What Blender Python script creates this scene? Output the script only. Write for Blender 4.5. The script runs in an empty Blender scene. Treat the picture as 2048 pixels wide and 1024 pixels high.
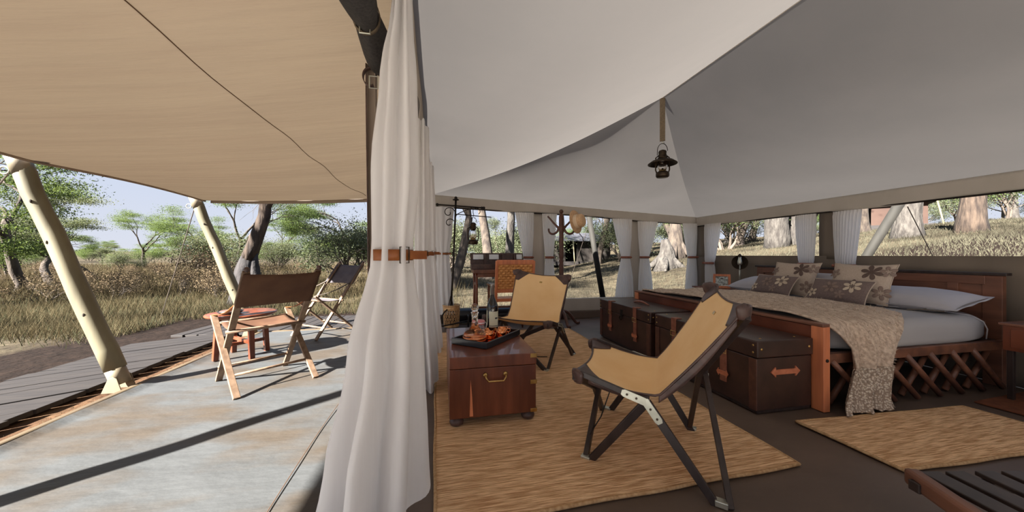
import bpy, math, random
import numpy as np
from mathutils import Vector, Matrix
PI = math.pi
rnd = random.Random(7)
SC = bpy.context.scene
COL = SC.collection

# ------------------------------------------------------------------ camera, sky, sun, exposure
YAW = math.atan(144/680)
cd = bpy.data.cameras.new('camera'); cam = bpy.data.objects.new('camera', cd); COL.objects.link(cam)
cam.location = (0, 0, 1.1); cam.rotation_euler = (PI/2, 0, -YAW)
cd.sensor_width = 36; cd.lens = 36*680/2048; cd.shift_y = -2/2048
cd.clip_start = .02; cd.clip_end = 600
SC.camera = cam
SC.view_settings.view_transform = 'Standard'; SC.view_settings.look = 'None'
SC.view_settings.gamma = 1; SC.view_settings.use_curve_mapping = False
SC.view_settings.exposure = 2.15
SUN_STRENGTH = 10.0
SKY_STRENGTH = 0.235
sd = bpy.data.lights.new('sun', 'SUN'); sd.energy = SUN_STRENGTH; sd.angle = math.radians(.8); sd.color = (1, .95, .88)
sun = bpy.data.objects.new('sun', sd); COL.objects.link(sun)
sun.rotation_euler = Vector((1.36, .84, -1)).to_track_quat('-Z', 'Y').to_euler()
sun.location = (-20, -12, 14)

def lin(c):
    return tuple(((v/255)/12.92 if v/255 <= .04045 else ((v/255+.055)/1.055)**2.4) for v in c) + (1,)

w = bpy.data.worlds.new('sky'); SC.world = w; w.use_nodes = True
nt = w.node_tree; nt.nodes.clear()
out = nt.nodes.new('ShaderNodeOutputWorld'); bg = nt.nodes.new('ShaderNodeBackground')
tc = nt.nodes.new('ShaderNodeTexCoord'); sp = nt.nodes.new('ShaderNodeSeparateXYZ'); rp = nt.nodes.new('ShaderNodeValToRGB')
nt.links.new(tc.outputs['Generated'], sp.inputs[0]); nt.links.new(sp.outputs['Z'], rp.inputs[0])
e = rp.color_ramp.elements
e[0].position = 0; e[0].color = lin((218, 222, 234)); e[1].position = 1; e[1].color = lin((150, 182, 232))
m_ = rp.color_ramp.elements.new(.35); m_.color = lin((190, 208, 238))
bg.inputs['Strength'].default_value = SKY_STRENGTH
nt.links.new(rp.outputs[0], bg.inputs[0]); nt.links.new(bg.outputs[0], out.inputs[0])

# ------------------------------------------------------------------ materials
def mat(name, c1, c2=None, rough=.7, metal=0, scale=(6, 6, 6), bump=0, bscale=None, transl=0, tcol=None,
        trans=0, ior=1.45, kind='noise', detail=6, lo=.35, hi=.65, coat=0, spec=.5, bdist=.004, sheen=0):
    m = bpy.data.materials.new(name); m.use_nodes = True
    n = m.node_tree.nodes; l = m.node_tree.links
    b = n['Principled BSDF']
    b.inputs['Roughness'].default_value = rough; b.inputs['Metallic'].default_value = metal
    b.inputs['Transmission Weight'].default_value = trans; b.inputs['IOR'].default_value = ior
    b.inputs['Coat Weight'].default_value = coat; b.inputs['Specular IOR Level'].default_value = spec
    A = lin(c1); B = lin(c2) if c2 else A
    t = n.new('ShaderNodeTexCoord')
    def tex(sc, k, det):
        mp = n.new('ShaderNodeMapping'); mp.inputs['Scale'].default_value = sc
        l.new(t.outputs['Object'], mp.inputs[0])
        if k == 'wave':
            x = n.new('ShaderNodeTexWave'); x.inputs['Scale'].default_value = 1; x.inputs['Distortion'].default_value = 3
            x.inputs['Detail'].default_value = 3; x.inputs['Detail Scale'].default_value = 2
        elif k == 'voronoi':
            x = n.new('ShaderNodeTexVoronoi'); x.inputs['Scale'].default_value = 1
        else:
            x = n.new('ShaderNodeTexNoise'); x.inputs['Scale'].default_value = 1; x.inputs['Detail'].default_value = det
        l.new(mp.outputs[0], x.inputs['Vector'])
        return x.outputs['Distance'] if k == 'voronoi' else x.outputs['Fac']
    r = n.new('ShaderNodeValToRGB')
    r.color_ramp.elements[0].position = lo; r.color_ramp.elements[0].color = A
    r.color_ramp.elements[1].position = hi; r.color_ramp.elements[1].color = B
    l.new(tex(scale, kind, detail), r.inputs[0]); l.new(r.outputs[0], b.inputs['Base Color'])
    nrm = None
    if bump:
        bp = n.new('ShaderNodeBump'); bp.inputs['Strength'].default_value = bump; bp.inputs['Distance'].default_value = bdist
        l.new(tex(bscale or scale, kind, detail), bp.inputs['Height']); l.new(bp.outputs[0], b.inputs['Normal']); nrm = bp
    if transl:
        tr = n.new('ShaderNodeBsdfTranslucent'); mx = n.new('ShaderNodeMixShader'); mx.inputs[0].default_value = transl
        if tcol: tr.inputs[0].default_value = lin(tcol)
        else: l.new(r.outputs[0], tr.inputs[0])
        if nrm: l.new(nrm.outputs[0], tr.inputs['Normal'])
        l.new(b.outputs[0], mx.inputs[1]); l.new(tr.outputs[0], mx.inputs[2])
        l.new(mx.outputs[0], n['Material Output'].inputs[0])
    return m

M = {}
M['canopy'] = mat('canopy_canvas', (150, 138, 125), (139, 125, 114), .9, scale=(.8, 6, 2), bump=.35, bscale=(1.2, 12, 4), bdist=.04, transl=.07, tcol=(177, 155, 127), spec=.1)
M['ceiling'] = mat('ceiling_canvas', (121, 118, 116), (114, 112, 110), .9, scale=(2, 2, 2), bump=.06, bscale=(3, 3, 3), bdist=.03, transl=.125, tcol=(157, 152, 148), spec=.1)
M['wall'] = mat('wall_canvas', (135, 123, 110), (124, 113, 102), .9, scale=(3, 3, 1), bump=.2, bscale=(14, 14, 1.5), bdist=.02, transl=.12, spec=.1)
M['valance'] = mat('valance_canvas', (191, 183, 173), (183, 175, 164), .9, scale=(5, 5, 2), bump=.2, bscale=(9, 9, 2), bdist=.02, transl=.1, spec=.1)
M['groundsheet'] = mat('groundsheet', (104, 88, 77), (85, 72, 63), .5, scale=(1.2, 1.6, 1), bump=.25, bscale=(2.5, 5, 1), bdist=.03)
M['veranda'] = mat('veranda_canvas', (70, 72, 73), (67, 60, 52), .6, scale=(1.2, 2.4, 1), bump=.6, bscale=(1.6, 3.4, 1), bdist=.06, detail=8, lo=.44, hi=.60)
M['bounce_floor'] = mat('bounce_canvas', (206, 200, 190), (196, 188, 176), .7, scale=(.9, 1.7, 1), bump=.3, bscale=(1.6, 3.4, 1), bdist=.03)
M['curb'] = mat('curb_canvas', (88, 75, 55), (77, 63, 47), .8, scale=(5, 2, 5), bump=.2)
M['curtain'] = mat('curtain_cotton', (238, 238, 240), (232, 231, 233), .9, scale=(40, 40, 4), bump=.06, bscale=(300, 300, 300), transl=.42, tcol=(240, 238, 236), spec=.1)
M['sheer'] = mat('window_cotton', (244, 242, 240), (238, 236, 234), .9, scale=(40, 40, 4), transl=.6, tcol=(246, 244, 242), spec=.1)
M['grass_slope'] = mat('grass_faded', (78, 75, 62), (52, 49, 40), .85, scale=(.35, .35, .35), transl=.2, spec=.1, lo=.42, hi=.58)  # dark tone carries tree shade on the slope as well as litter
M['fly_pole'] = mat('fly_pole_wood', (35, 33, 28), (26, 24, 20), .8, scale=(10, 10, 2), bump=.2)
M['tan_leather'] = mat('tan_leather', (142, 84, 40), (120, 66, 30), .5, scale=(12, 12, 12), bump=.1, bscale=(120, 120, 120))
M['dark_leather'] = mat('dark_leather', (91, 69, 63), (65, 49, 46), .42, scale=(16, 16, 16), bump=.2, bscale=(60, 60, 60))
M['mustard'] = mat('mustard_canvas', (252, 214, 160), (246, 204, 146), .75, scale=(5, 5, 5), bump=.08, bscale=(40, 40, 40), transl=.08, spec=.2)
M['dark_wood'] = mat('dark_wood', (56, 45, 42), (39, 30, 29), .4, scale=(20, 20, 4), bump=.08)
M['red_wood'] = mat('red_wood', (117, 63, 42), (86, 42, 26), .32, scale=(14, 3, 3), bump=.05, coat=.25, detail=8)
M['red_wood_v'] = mat('red_wood_v', (117, 63, 42), (86, 42, 26), .32, scale=(14, 14, 1.5), bump=.05, coat=.25, detail=8)
M['mid_wood'] = mat('mid_wood', (129, 86, 66), (97, 64, 51), .42, scale=(12, 2, 12), bump=.08)
M['light_red_wood'] = mat('light_red_wood', (222, 138, 93), (186, 110, 76), .42, scale=(18, 18, 1.5), bump=.06)
M['pale_wood'] = mat('pale_wood', (126, 104, 84), (101, 79, 62), .65, scale=(25, 25, 5), bump=.12)
M['director_canvas'] = mat('director_canvas', (104, 77, 60), (91, 66, 53), .8, scale=(8, 8, 8), bump=.1, bscale=(200, 200, 200), transl=.22, tcol=(106, 71, 49), spec=.15)
M['grey_canvas'] = mat('grey_canvas', (103, 97, 101), (89, 84, 89), .8, scale=(8, 8, 8), transl=.2, spec=.15)
M['pole'] = mat('pole_wood', (114, 108, 86), (96, 90, 71), .6, scale=(10, 10, 1.2), bump=.12, bscale=(30, 30, 2))
M['pole_metal'] = mat('pole_socket', (125, 115, 96), (117, 106, 88), .5, scale=(8, 8, 8))
M['jute'] = mat('jute_rug', (255, 216, 170), (196, 148, 106), .95, scale=(9, 170, 20), bump=1, bscale=(20, 190, 30), bdist=.012, detail=4, spec=.05, lo=.38, hi=.62)
M['jute_edge'] = mat('jute_edge', (200, 166, 126), (170, 134, 96), .95, scale=(60, 60, 60), bump=.6, spec=.05)
M['brown_mat'] = mat('brown_mat', (120, 70, 44), (96, 54, 34), .9, scale=(20, 20, 20))
M['trunk'] = mat('trunk_leather', (69, 47, 40), (53, 36, 31), .36, scale=(7, 7, 7), bump=.08, bscale=(80, 80, 80))
M['trunk_edge'] = mat('trunk_edge', (96, 62, 48), (77, 49, 41), .4, scale=(20, 20, 20), bump=.08)
M['strap_red'] = mat('strap_red', (148, 94, 73), (125, 75, 59), .5, scale=(20, 20, 20), bump=.15)
M['arrow'] = mat('arrow_leather', (200, 122, 88), (176, 102, 72), .5, scale=(20, 20, 20))
M['brass'] = mat('brass', (196, 164, 104), (170, 136, 82), .28, 1, scale=(30, 30, 30))
M['steel'] = mat('steel', (206, 206, 192), (186, 186, 172), .35, .8, scale=(20, 20, 20))
M['copper'] = mat('copper', (245, 165, 116), (221, 137, 89), .16, 1, scale=(10, 10, 10))
M['iron'] = mat('iron', (48, 42, 38), (34, 30, 28), .5, .6, scale=(30, 30, 30), bump=.1)
M['lantern'] = mat('lantern_metal', (66, 54, 42), (48, 40, 32), .4, .8, scale=(30, 30, 30))
M['black'] = mat('black_lacquer', (34, 34, 38), (26, 26, 30), .3, scale=(10, 10, 10))
M['blackcloth'] = mat('black_mesh', (62, 58, 56), (44, 42, 42), .85, scale=(90, 90, 90), bump=.3)
M['glass'] = mat('glass', (246, 240, 232), None, .03, trans=1, ior=1.3)
M['wineglass'] = mat('bottle_glass', (22, 24, 30), None, .06, coat=.6)
M['foil'] = mat('bottle_foil', (150, 146, 142), (120, 116, 112), .35, .6)
M['label'] = mat('bottle_label', (206, 206, 184), (196, 196, 174), .7)
M['ink'] = mat('print_ink', (40, 42, 46), None, .7)
M['redband'] = mat('red_band', (196, 110, 116), (216, 160, 156), .5)
M['white'] = mat('bed_linen', (169, 168, 169), (165, 163, 165), .85, scale=(2, 2, 2), bump=.12, bscale=(4, 4, 60), bdist=.004, spec=.15)
M['pillow'] = mat('pillow_cotton', (181, 179, 184), (175, 173, 179), .85, scale=(5, 5, 5), bump=.2, bscale=(5, 5, 5), bdist=.02, spec=.15)
M['throw'] = mat('throw_wool', (223, 204, 184), (180, 159, 141), .95, scale=(60, 22, 40), bump=1, bscale=(90, 40, 60), bdist=.012, spec=.05)
M['throw_trim'] = mat('throw_crochet', (230, 218, 200), (160, 142, 126), .95, scale=(75, 75, 75), kind='voronoi', bump=1, bdist=.01, lo=.2, hi=.6, spec=.05)
M['cushion_light'] = mat('cushion_beige', (192, 176, 160), (180, 162, 146), .9, scale=(90, 90, 90), bump=.2)
M['cushion_dark'] = mat('cushion_taupe', (124, 108, 102), (110, 94, 90), .9, scale=(90, 90, 90), bump=.2)
M['fl_dark'] = mat('flower_brown', (104, 86, 78), (84, 68, 62), .9)
M['fl_mid'] = mat('flower_taupe', (142, 124, 114), (132, 112, 102), .9)
M['fl_light'] = mat('flower_cream', (208, 192, 170), (196, 178, 156), .9)
M['wicker'] = mat('wicker', (232, 170, 104), (206, 142, 82), .55, scale=(30, 30, 30), bump=.2)
M['basket'] = mat('basket_cane', (206, 168, 120), (178, 138, 96), .65, scale=(30, 30, 30), bump=.2)
M['straw'] = mat('straw_hat', (220, 184, 144), (196, 158, 120), .8, scale=(60, 60, 60), bump=.3)
M['ribbon'] = mat('hat_ribbon', (228, 206, 176), None, .7)
M['paper'] = mat('paper', (222, 228, 234), (214, 220, 226), .7)
M['blue'] = mat('blue_print', (52, 120, 176), None, .6)
M['photo'] = mat('photo_print', (196, 204, 200), (96, 98, 92), .4, scale=(30, 20, 40), lo=.4, hi=.6)
M['plank'] = mat('deck_plank', (43, 38, 36), (32, 28, 28), .75, scale=(2, 22, 22), bump=.25, bscale=(3, 40, 40))
M['rope'] = mat('rope', (92, 82, 74), (72, 64, 58), .9)
M['seam'] = mat('seam_thread', (96, 72, 54), None, .9)
M['webbing'] = mat('webbing', (108, 94, 76), (92, 80, 64), .9, scale=(60, 60, 60))
M['tentroof'] = mat('far_tent_roof', (61, 61, 67), (50, 52, 56), .8, scale=(.6, .6, .6))
M['tentwall'] = mat('far_tent_wall', (57, 52, 47), (45, 40, 37), .9, scale=(1, 1, 1))
M['tentwall2'] = mat('brown_tent_wall', (65, 48, 40), (56, 40, 34), .9, scale=(1, 1, 1))
M['bark'] = mat('bark', (77, 68, 59), (47, 40, 36), .95, scale=(8, 8, 2.5), bump=.8, bscale=(14, 14, 4), bdist=.04)
M['bark_brown'] = mat('bark_brown', (73, 61, 51), (36, 28, 24), .95, scale=(9, 9, 1.6), bump=1, bscale=(16, 16, 2.4), bdist=.05)
M['bark_pale'] = mat('bark_pale', (77, 73, 68), (47, 43, 40), .95, scale=(9, 9, 2.5), bump=1, bscale=(16, 16, 4), bdist=.06)
M['bark_burnt'] = mat('bark_burnt', (52, 48, 48), (34, 32, 32), .9, scale=(9, 9, 4), bump=1, bdist=.05)
M['twig'] = mat('dry_twig', (93, 84, 75), (72, 63, 56), .95, scale=(3, 3, 3))
M['leaf'] = mat('leaf_green', (89, 104, 61), (64, 81, 45), .7, scale=(.9, .9, .9), transl=.35, tcol=(109, 124, 63), spec=.2)
M['leaf_dull'] = mat('leaf_olive', (95, 100, 76), (75, 82, 61), .7, scale=(.9, .9, .9), transl=.3, tcol=(111, 116, 77), spec=.2)
M['leaf_dry'] = mat('leaf_dry', (111, 97, 76), (89, 75, 59), .8, scale=(1, 1, 1), transl=.2, spec=.1)
M['grass'] = mat('grass_straw', (90, 81, 60), (70, 61, 43), .85, scale=(.5, .5, .5), transl=.25, spec=.1)
M['grass_green'] = mat('grass_greenish', (76, 76, 56), (61, 62, 44), .85, scale=(.5, .5, .5), transl=.2, spec=.1)

def ground_mat():
    m = bpy.data.materials.new('bush_ground'); m.use_nodes = True
    n = m.node_tree.nodes; l = m.node_tree.links; b = n['Principled BSDF']; b.inputs['Roughness'].default_value = .95
    b.inputs['Specular IOR Level'].default_value = .1
    t = n.new('ShaderNodeTexCoord')
    def noise(s, d=6):
        x = n.new('ShaderNodeTexNoise'); x.inputs['Scale'].default_value = s; x.inputs['Detail'].default_value = d
        l.new(t.outputs['Object'], x.inputs['Vector']); return x.outputs['Fac']
    def ramp(f, a, c, lo, hi):
        r = n.new('ShaderNodeValToRGB'); r.color_ramp.elements[0].position = lo; r.color_ramp.elements[1].position = hi
        r.color_ramp.elements[0].color = lin(a); r.color_ramp.elements[1].color = lin(c); l.new(f, r.inputs[0]); return r.outputs[0]
    def mixc(f, a, c):
        x = n.new('ShaderNodeMix'); x.data_type = 'RGBA'; l.new(f, x.inputs[0]); l.new(a, x.inputs[6]); l.new(c, x.inputs[7]); return x.outputs[2]
    straw = ramp(noise(.45, 10), (78, 70, 56), (36, 33, 27), .44, .58)  # darker patches: litter, plus tree shade put into the ground colour
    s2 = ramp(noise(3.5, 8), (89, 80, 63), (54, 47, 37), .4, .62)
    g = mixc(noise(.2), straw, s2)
    soil = ramp(noise(5, 9), (85, 65, 47), (69, 49, 35), .35, .65)
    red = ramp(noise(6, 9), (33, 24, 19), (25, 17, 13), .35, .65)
    s = n.new('ShaderNodeSeparateXYZ'); l.new(t.outputs['Object'], s.inputs[0])
    # bare soil follows the boardwalk: a path trodden along X -4.4 .. -2.5
    wob = n.new('ShaderNodeMath'); wob.operation = 'MULTIPLY_ADD'; l.new(noise(1.2), wob.inputs[0]); wob.inputs[1].default_value = 1.0; l.new(s.outputs['X'], wob.inputs[2])
    def band(a, bb):
        mr = n.new('ShaderNodeMapRange'); mr.inputs[1].default_value = a; mr.inputs[2].default_value = bb; l.new(wob.outputs[0], mr.inputs[0]); mr.clamp = True
        return mr.outputs[0]
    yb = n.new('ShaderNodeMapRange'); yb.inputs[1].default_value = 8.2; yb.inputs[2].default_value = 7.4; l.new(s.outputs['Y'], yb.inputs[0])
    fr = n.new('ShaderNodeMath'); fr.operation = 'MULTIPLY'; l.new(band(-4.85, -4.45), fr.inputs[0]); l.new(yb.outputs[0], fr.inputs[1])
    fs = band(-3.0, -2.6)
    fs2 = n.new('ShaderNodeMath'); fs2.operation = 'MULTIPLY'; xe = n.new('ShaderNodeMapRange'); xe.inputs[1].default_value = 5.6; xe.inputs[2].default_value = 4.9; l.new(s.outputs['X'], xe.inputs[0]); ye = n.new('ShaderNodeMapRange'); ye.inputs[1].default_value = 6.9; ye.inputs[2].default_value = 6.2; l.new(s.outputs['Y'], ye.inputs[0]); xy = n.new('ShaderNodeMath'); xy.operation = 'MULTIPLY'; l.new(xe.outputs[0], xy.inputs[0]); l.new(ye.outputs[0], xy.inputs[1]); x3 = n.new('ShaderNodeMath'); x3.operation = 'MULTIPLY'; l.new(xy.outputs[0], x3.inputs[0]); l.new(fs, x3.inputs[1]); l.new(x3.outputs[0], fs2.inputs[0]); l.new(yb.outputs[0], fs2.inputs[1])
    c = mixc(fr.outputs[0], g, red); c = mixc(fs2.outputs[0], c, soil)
    l.new(c, b.inputs['Base Color'])
    bp = n.new('ShaderNodeBump'); bp.inputs['Strength'].default_value = .8; bp.inputs['Distance'].default_value = .05
    l.new(noise(9, 10), bp.inputs['Height']); l.new(bp.outputs[0], b.inputs['Normal'])
    return m
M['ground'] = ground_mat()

# ------------------------------------------------------------------ geometry helpers
def rotm(rx=0, ry=0, rz=0):
    return Matrix.Rotation(rz, 3, 'Z') @ Matrix.Rotation(ry, 3, 'Y') @ Matrix.Rotation(rx, 3, 'X')

class G:
    def __init__(s): s.v = []; s.f = []
    def add(s, vs, fs):
        k = len(s.v); s.v += [tuple(a) for a in vs]; s.f += [tuple(i+k for i in f) for f in fs]; return s
    def box(s, c, d, R=None, taper=1):
        c = Vector(c); vs = []
        for z in (-1, 1):
            for x, y in ((-1, -1), (1, -1), (1, 1), (-1, 1)):
                k = taper if z < 0 else 1
                p = Vector((x*d[0]/2*k, y*d[1]/2*k, z*d[2]/2)); vs.append(c + (R @ p if R else p))
        return s.add(vs, [(3, 2, 1, 0), (4, 5, 6, 7), (0, 1, 5, 4), (1, 2, 6, 5), (2, 3, 7, 6), (3, 0, 4, 7)])
    def bar(s, a, b, w, h, up=(0, 0, 1), taper=1):
        a = Vector(a); b = Vector(b); z = (b-a); L = z.length; z.normalize(); up = Vector(up)
        if abs(z.dot(up)) > .95: up = Vector((0, 1, 0)) if abs(z.y) < .9 else Vector((1, 0, 0))
        x = up.cross(z).normalized(); y = z.cross(x); R = Matrix((x, y, z)).transposed()
        return s.box((a+b)/2, (w, h, L), R, taper)
    def tube(s, pts, r, n=8, closed=False, cap=True):
        pts = [Vector(p) for p in pts]; N = len(pts); rr = r if isinstance(r, (list, tuple)) else [r]*N
        vs = []; prev = None
        for i, p in enumerate(pts):
            if closed: d = pts[(i+1) % N] - pts[i-1]
            else: d = pts[min(i+1, N-1)] - pts[max(i-1, 0)]
            if d.length < 1e-9: d = Vector((0, 0, 1))
            d.normalize()
            if prev is None:
                u = Vector((0, 0, 1)) if abs(d.z) < .9 else Vector((1, 0, 0)); x = u.cross(d).normalized()
            else:
                x = prev - d*prev.dot(d)
                if x.length < 1e-6: x = Vector((1, 0, 0)).cross(d)
                x.normalize()
            prev = x; y = d.cross(x)
            for k in range(n):
                a = 2*PI*k/n; vs.append(p + (x*math.cos(a) + y*math.sin(a))*rr[i])
        fs = []
        for i in range(N if closed else N-1):
            j = (i+1) % N
            for k in range(n): fs.append((i*n+k, i*n+(k+1) % n, j*n+(k+1) % n, j*n+k))
        if cap and not closed: fs += [tuple(range(n-1, -1, -1)), tuple(range((N-1)*n, N*n))]
        return s.add(vs, fs)
    def lathe(s, prof, c=(0, 0, 0), n=20, R=None, cap=True):
        c = Vector(c); vs = []
        for r, z in prof:
            for k in range(n):
                a = 2*PI*k/n; p = Vector((r*math.cos(a), r*math.sin(a), z)); vs.append(c + (R @ p if R else p))
        fs = []
        for i in range(len(prof)-1):
            for k in range(n): fs.append((i*n+k, i*n+(k+1) % n, (i+1)*n+(k+1) % n, (i+1)*n+k))
        if cap:
            fs += [tuple(range(n-1, -1, -1)), tuple(range((len(prof)-1)*n, len(prof)*n))]
        return s.add(vs, fs)
    def ball(s, c, r, n=14, m=9, sc=(1, 1, 1)):
        prof = [(max(1e-4, math.sin(PI*i/m))*r, -math.cos(PI*i/m)*r) for i in range(m+1)]
        return s.lathe(prof, c, n, Matrix.Diagonal(sc))
    def grid(s, fn, nu, nv, flip=False):
        vs = [fn(i/nu, j/nv) for j in range(nv+1) for i in range(nu+1)]
        fs = []
        for j in range(nv):
            for i in range(nu):
                a = j*(nu+1)+i; q = (a, a+1, a+nu+2, a+nu+1); fs.append(q[::-1] if flip else q)
        return s.add(vs, fs)
    def poly(s, pts, th, R=None, c=(0, 0, 0)):     # extruded outline in xy, thickness th along z
        c = Vector(c); n = len(pts); vs = []
        for z in (-th/2, th/2):
            for p in pts:
                q = Vector((p[0], p[1], z)); vs.append(c + (R @ q if R else q))
        return s.add(vs, [tuple(range(n-1, -1, -1)), tuple(range(n, 2*n))] + [(i, (i+1) % n, n+(i+1) % n, n+i) for i in range(n)])

def obj(name, g, m, parent=None, smooth=False, bevel=0, solid=0, world=False, kind=None, label=None, sub=0):
    me = bpy.data.meshes.new(name)
    vs = g.v
    if world and parent is not None:
        root = parent
        off = Vector((0, 0, 0))
        while root is not None: off += root.location; root = root.parent
        vs = [(a[0]-off.x, a[1]-off.y, a[2]-off.z) for a in vs]
    me.from_pydata(vs, [], g.f); me.update()
    o = bpy.data.objects.new(name, me); COL.objects.link(o)
    if m: me.materials.append(M[m] if isinstance(m, str) else m)
    if smooth: me.polygons.foreach_set('use_smooth', [True]*len(me.polygons))
    if parent is not None: o.parent = parent
    if solid:
        q = o.modifiers.new('solid', 'SOLIDIFY'); q.thickness = solid; q.offset = 0
    if bevel:
        q = o.modifiers.new('bevel', 'BEVEL'); q.width = bevel; q.segments = 2; q.limit_method = 'ANGLE'
    if sub:
        q = o.modifiers.new('sub', 'SUBSURF'); q.levels = sub; q.render_levels = sub
    if kind: o['kind'] = kind
    if label: o['label'] = label
    return o

def thing(name, label, cat, loc=(0, 0, 0), rz=0, group=None):
    o = bpy.data.objects.new(name, None); COL.objects.link(o); o.empty_display_size = .1
    o.location = loc; o.rotation_euler = (0, 0, rz); o['label'] = label; o['category'] = cat
    if group: o['group'] = group
    return o
def tag(o, label, cat, group=None):
    o['label'] = label; o['category'] = cat
    if group: o['group'] = group
    return o
def dup(root, loc=None, rz=None, label=None, group=None, scale=None):
    r = root.copy(); COL.objects.link(r)
    if loc is not None: r.location = loc
    if rz is not None: r.rotation_euler = (0, 0, rz)
    if label: r['label'] = label
    if group: r['group'] = group
    if scale: r.scale = scale if isinstance(scale, tuple) else (scale,)*3
    for ch in list(root.children):
        c = ch.copy(); COL.objects.link(c); c.parent = r
        for g2 in list(ch.children):
            d = g2.copy(); COL.objects.link(d); d.parent = c
    return r
def struct(name, g, m, **k):
    o = obj(name, g, m, **k); o['kind'] = 'structure'; return o
def sm(x): return x*x*(3-2*x)
def cl(x, a=0., b=1.): return max(a, min(b, x))
def lerp(a, b, t): return a+(b-a)*t
def interp(x, tab):
    if x <= tab[0][0]: return tab[0][1]
    for (a, u), (b, v) in zip(tab, tab[1:]):
        if x <= b: return lerp(u, v, (x-a)/(b-a))
    return tab[-1][1]
# smooth pseudo-noise from a few sines
def wig(x, y, s=1.0):
    return (math.sin(1.7*x*s+.9*y*s+.3)+math.sin(-1.1*x*s+2.3*y*s+1.9)+math.sin(2.9*x*s+1.3*y*s+4.2)*.6)/2.6

# ------------------------------------------------------------------ the setting: tent
XL, XR, YF, YB = -.15, 4.72, 5.55, -2.2
RX, RZ, RY = 2.26, 2.735, 3.13
def z_in(y): return min(2.5, 2.05+.075*(5.5-y))
def eave(x, y):
    if x <= XL+1e-4: return z_in(y)
    zf = lerp(2.05, 1.80, cl((x-XL)/(XR-XL)))
    if y >= YF-1e-4: return zf
    return 1.79
def ceil_z(x, y):
    t = (RX-x)/(RX-XL) if x < RX else (x-RX)/(XR-RX)
    return panel_z(x, y, cl(t), 0.0, 'l' if x < RX else 'r')
def panel_z(x, y, t, a, side):
    """a: 0 away from the hip .. 1 on the hip; the cloth billows between ridge, hip and eave"""
    ze = z_in(lerp(YB, YF, a))-.001*0 if side == 'l' else 1.80
    if side == 'l': ze += (2.05-z_in(YF))*cl((a-.8)/.2)
    if side == 'f': ze = lerp(2.05, 1.80, a)
    z = lerp(RZ, ze, t)-.135*math.sin(PI*min(t, 1))*(1-.3*t)
    b_ = 1-math.exp(-(1-a)/.16) if side != 'f' else (1-math.exp(-(1-abs(2*a-1))/.18))
    z -= {'l': .12, 'r': .05, 'f': .075}[side]*b_*math.sin(PI*min(t, 1))
    return z+.010*wig(x, y, 2.4)*math.sin(PI*min(t, 1))*b_
ceil_ = bpy.data.objects.new('ceiling', None); COL.objects.link(ceil_); ceil_['kind'] = 'structure'
def panel_l(u, v):
    t = 1.025*v; y = lerp(YB, lerp(RY, YF, min(t, 1)), u); x = RX-(RX-XL)*t; return (x, y, panel_z(x, y, t, u, 'l'))
def panel_r(u, v):
    y = lerp(YB, lerp(RY, YF, v), u); x = RX+(XR-RX)*v; return (x, y, panel_z(x, y, v, u, 'r'))
def panel_f(u, v):
    y = lerp(RY, YF, v); x = lerp(lerp(RX, XL, v), lerp(RX, XR, v), u); z = panel_z(x, y, v, u, 'f')
    e = sm(cl(1-u/.15)); e2 = sm(cl(1-(1-u)/.15))
    return (x, y, z)
for fn_, fl_ in ((panel_l, True), (panel_r, False), (panel_f, True)):
    obj('canvas_panel', G().grid(fn_, 70, 50, fl_), 'ceiling', ceil_, smooth=True)
obj('ridge_seam', G().tube([(RX, y, RZ-.002) for y in np.linspace(YB, RY, 10)], .004, 6), 'valance', ceil_)
# groundsheet floor inside, canvas veranda floor outside
def floor_fn(u, v):
    x = lerp(XL-.02, XR+.05, u); y = lerp(YB-.05, YF+.05, v); return (x, y, -.004+.003*wig(x, y, 3))
g = G().grid(floor_fn, 60, 90)
struct('floor', g, 'groundsheet', smooth=True)
def ver_fn(u, v):
    x = lerp(-2.46, XL, u); y = lerp(YB-.05, 5.5, v)
    return (x, y, -.004+.003*wig(x, y, 4)+(.02*sm(cl((-2.38-x)/.08))))
g = G().grid(ver_fn, 70, 120); struct('floor_veranda', g, 'veranda', smooth=True)
g = G().box((-2.48, 1.65, -.045), (.055, 7.8, .13)); g.box((-1.3, 5.53, -.05), (2.4, .055, .11))
struct('trim_1', g, 'curb', bevel=.012)
def seam_line(pts, name, label_mat='seam', r=.0022):
    return pts
g = G().tube([(-.72+.015*math.sin(y*2), y, .003) for y in np.linspace(.9, 4.9, 30)], .0022, 5)
struct('trim_2', g, 'seam')

struct('floor_bounce', G().grid(lambda u, v: (lerp(-2.46, XR+.3, u), lerp(-4.6, -.95, v), .004+.003*wig(u*7, v*4, 2)), 60, 36), 'bounce_floor', smooth=True)  # unseen pale floor behind the camera, added to bounce sunlight into the tent
# canopy over the veranda
POLES = [(-2.57, 1.42), (-2.57, 3.43), (-2.57, 5.42)]
def canopy_z(x, y):
    t = (-.2-x)/2.95
    zi = z_in(y)
    sc = .02*abs(math.sin(PI*(y-1.42)/2.0))*cl(t)**4
    return zi+(1.85-zi)*t-.05*math.sin(PI*cl(t))+sc+.010*math.sin(y*9+x*1.3)*math.sin(PI*cl(t))*(.5+.5*math.sin(x*1.7+y*.8))+.008*wig(x, y, 3)*cl(1-t)
def can_fn(u, v):
    y = lerp(-2.4, 5.46, v)
    xo = -3.16+.03*abs(math.sin(PI*(y-1.42)/2.0))
    x = lerp(-.13, xo, u)
    return (x, y, canopy_z(x, y))
cano = thing('veranda_canopy', 'tan canvas awning stretched over the veranda, held by leaning poles', 'awning', (-1.6, 1.5, 2.1))
g = G().grid(can_fn, 50, 140); obj('canvas_sheet', g, 'canopy', cano, smooth=True, world=True)
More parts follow.
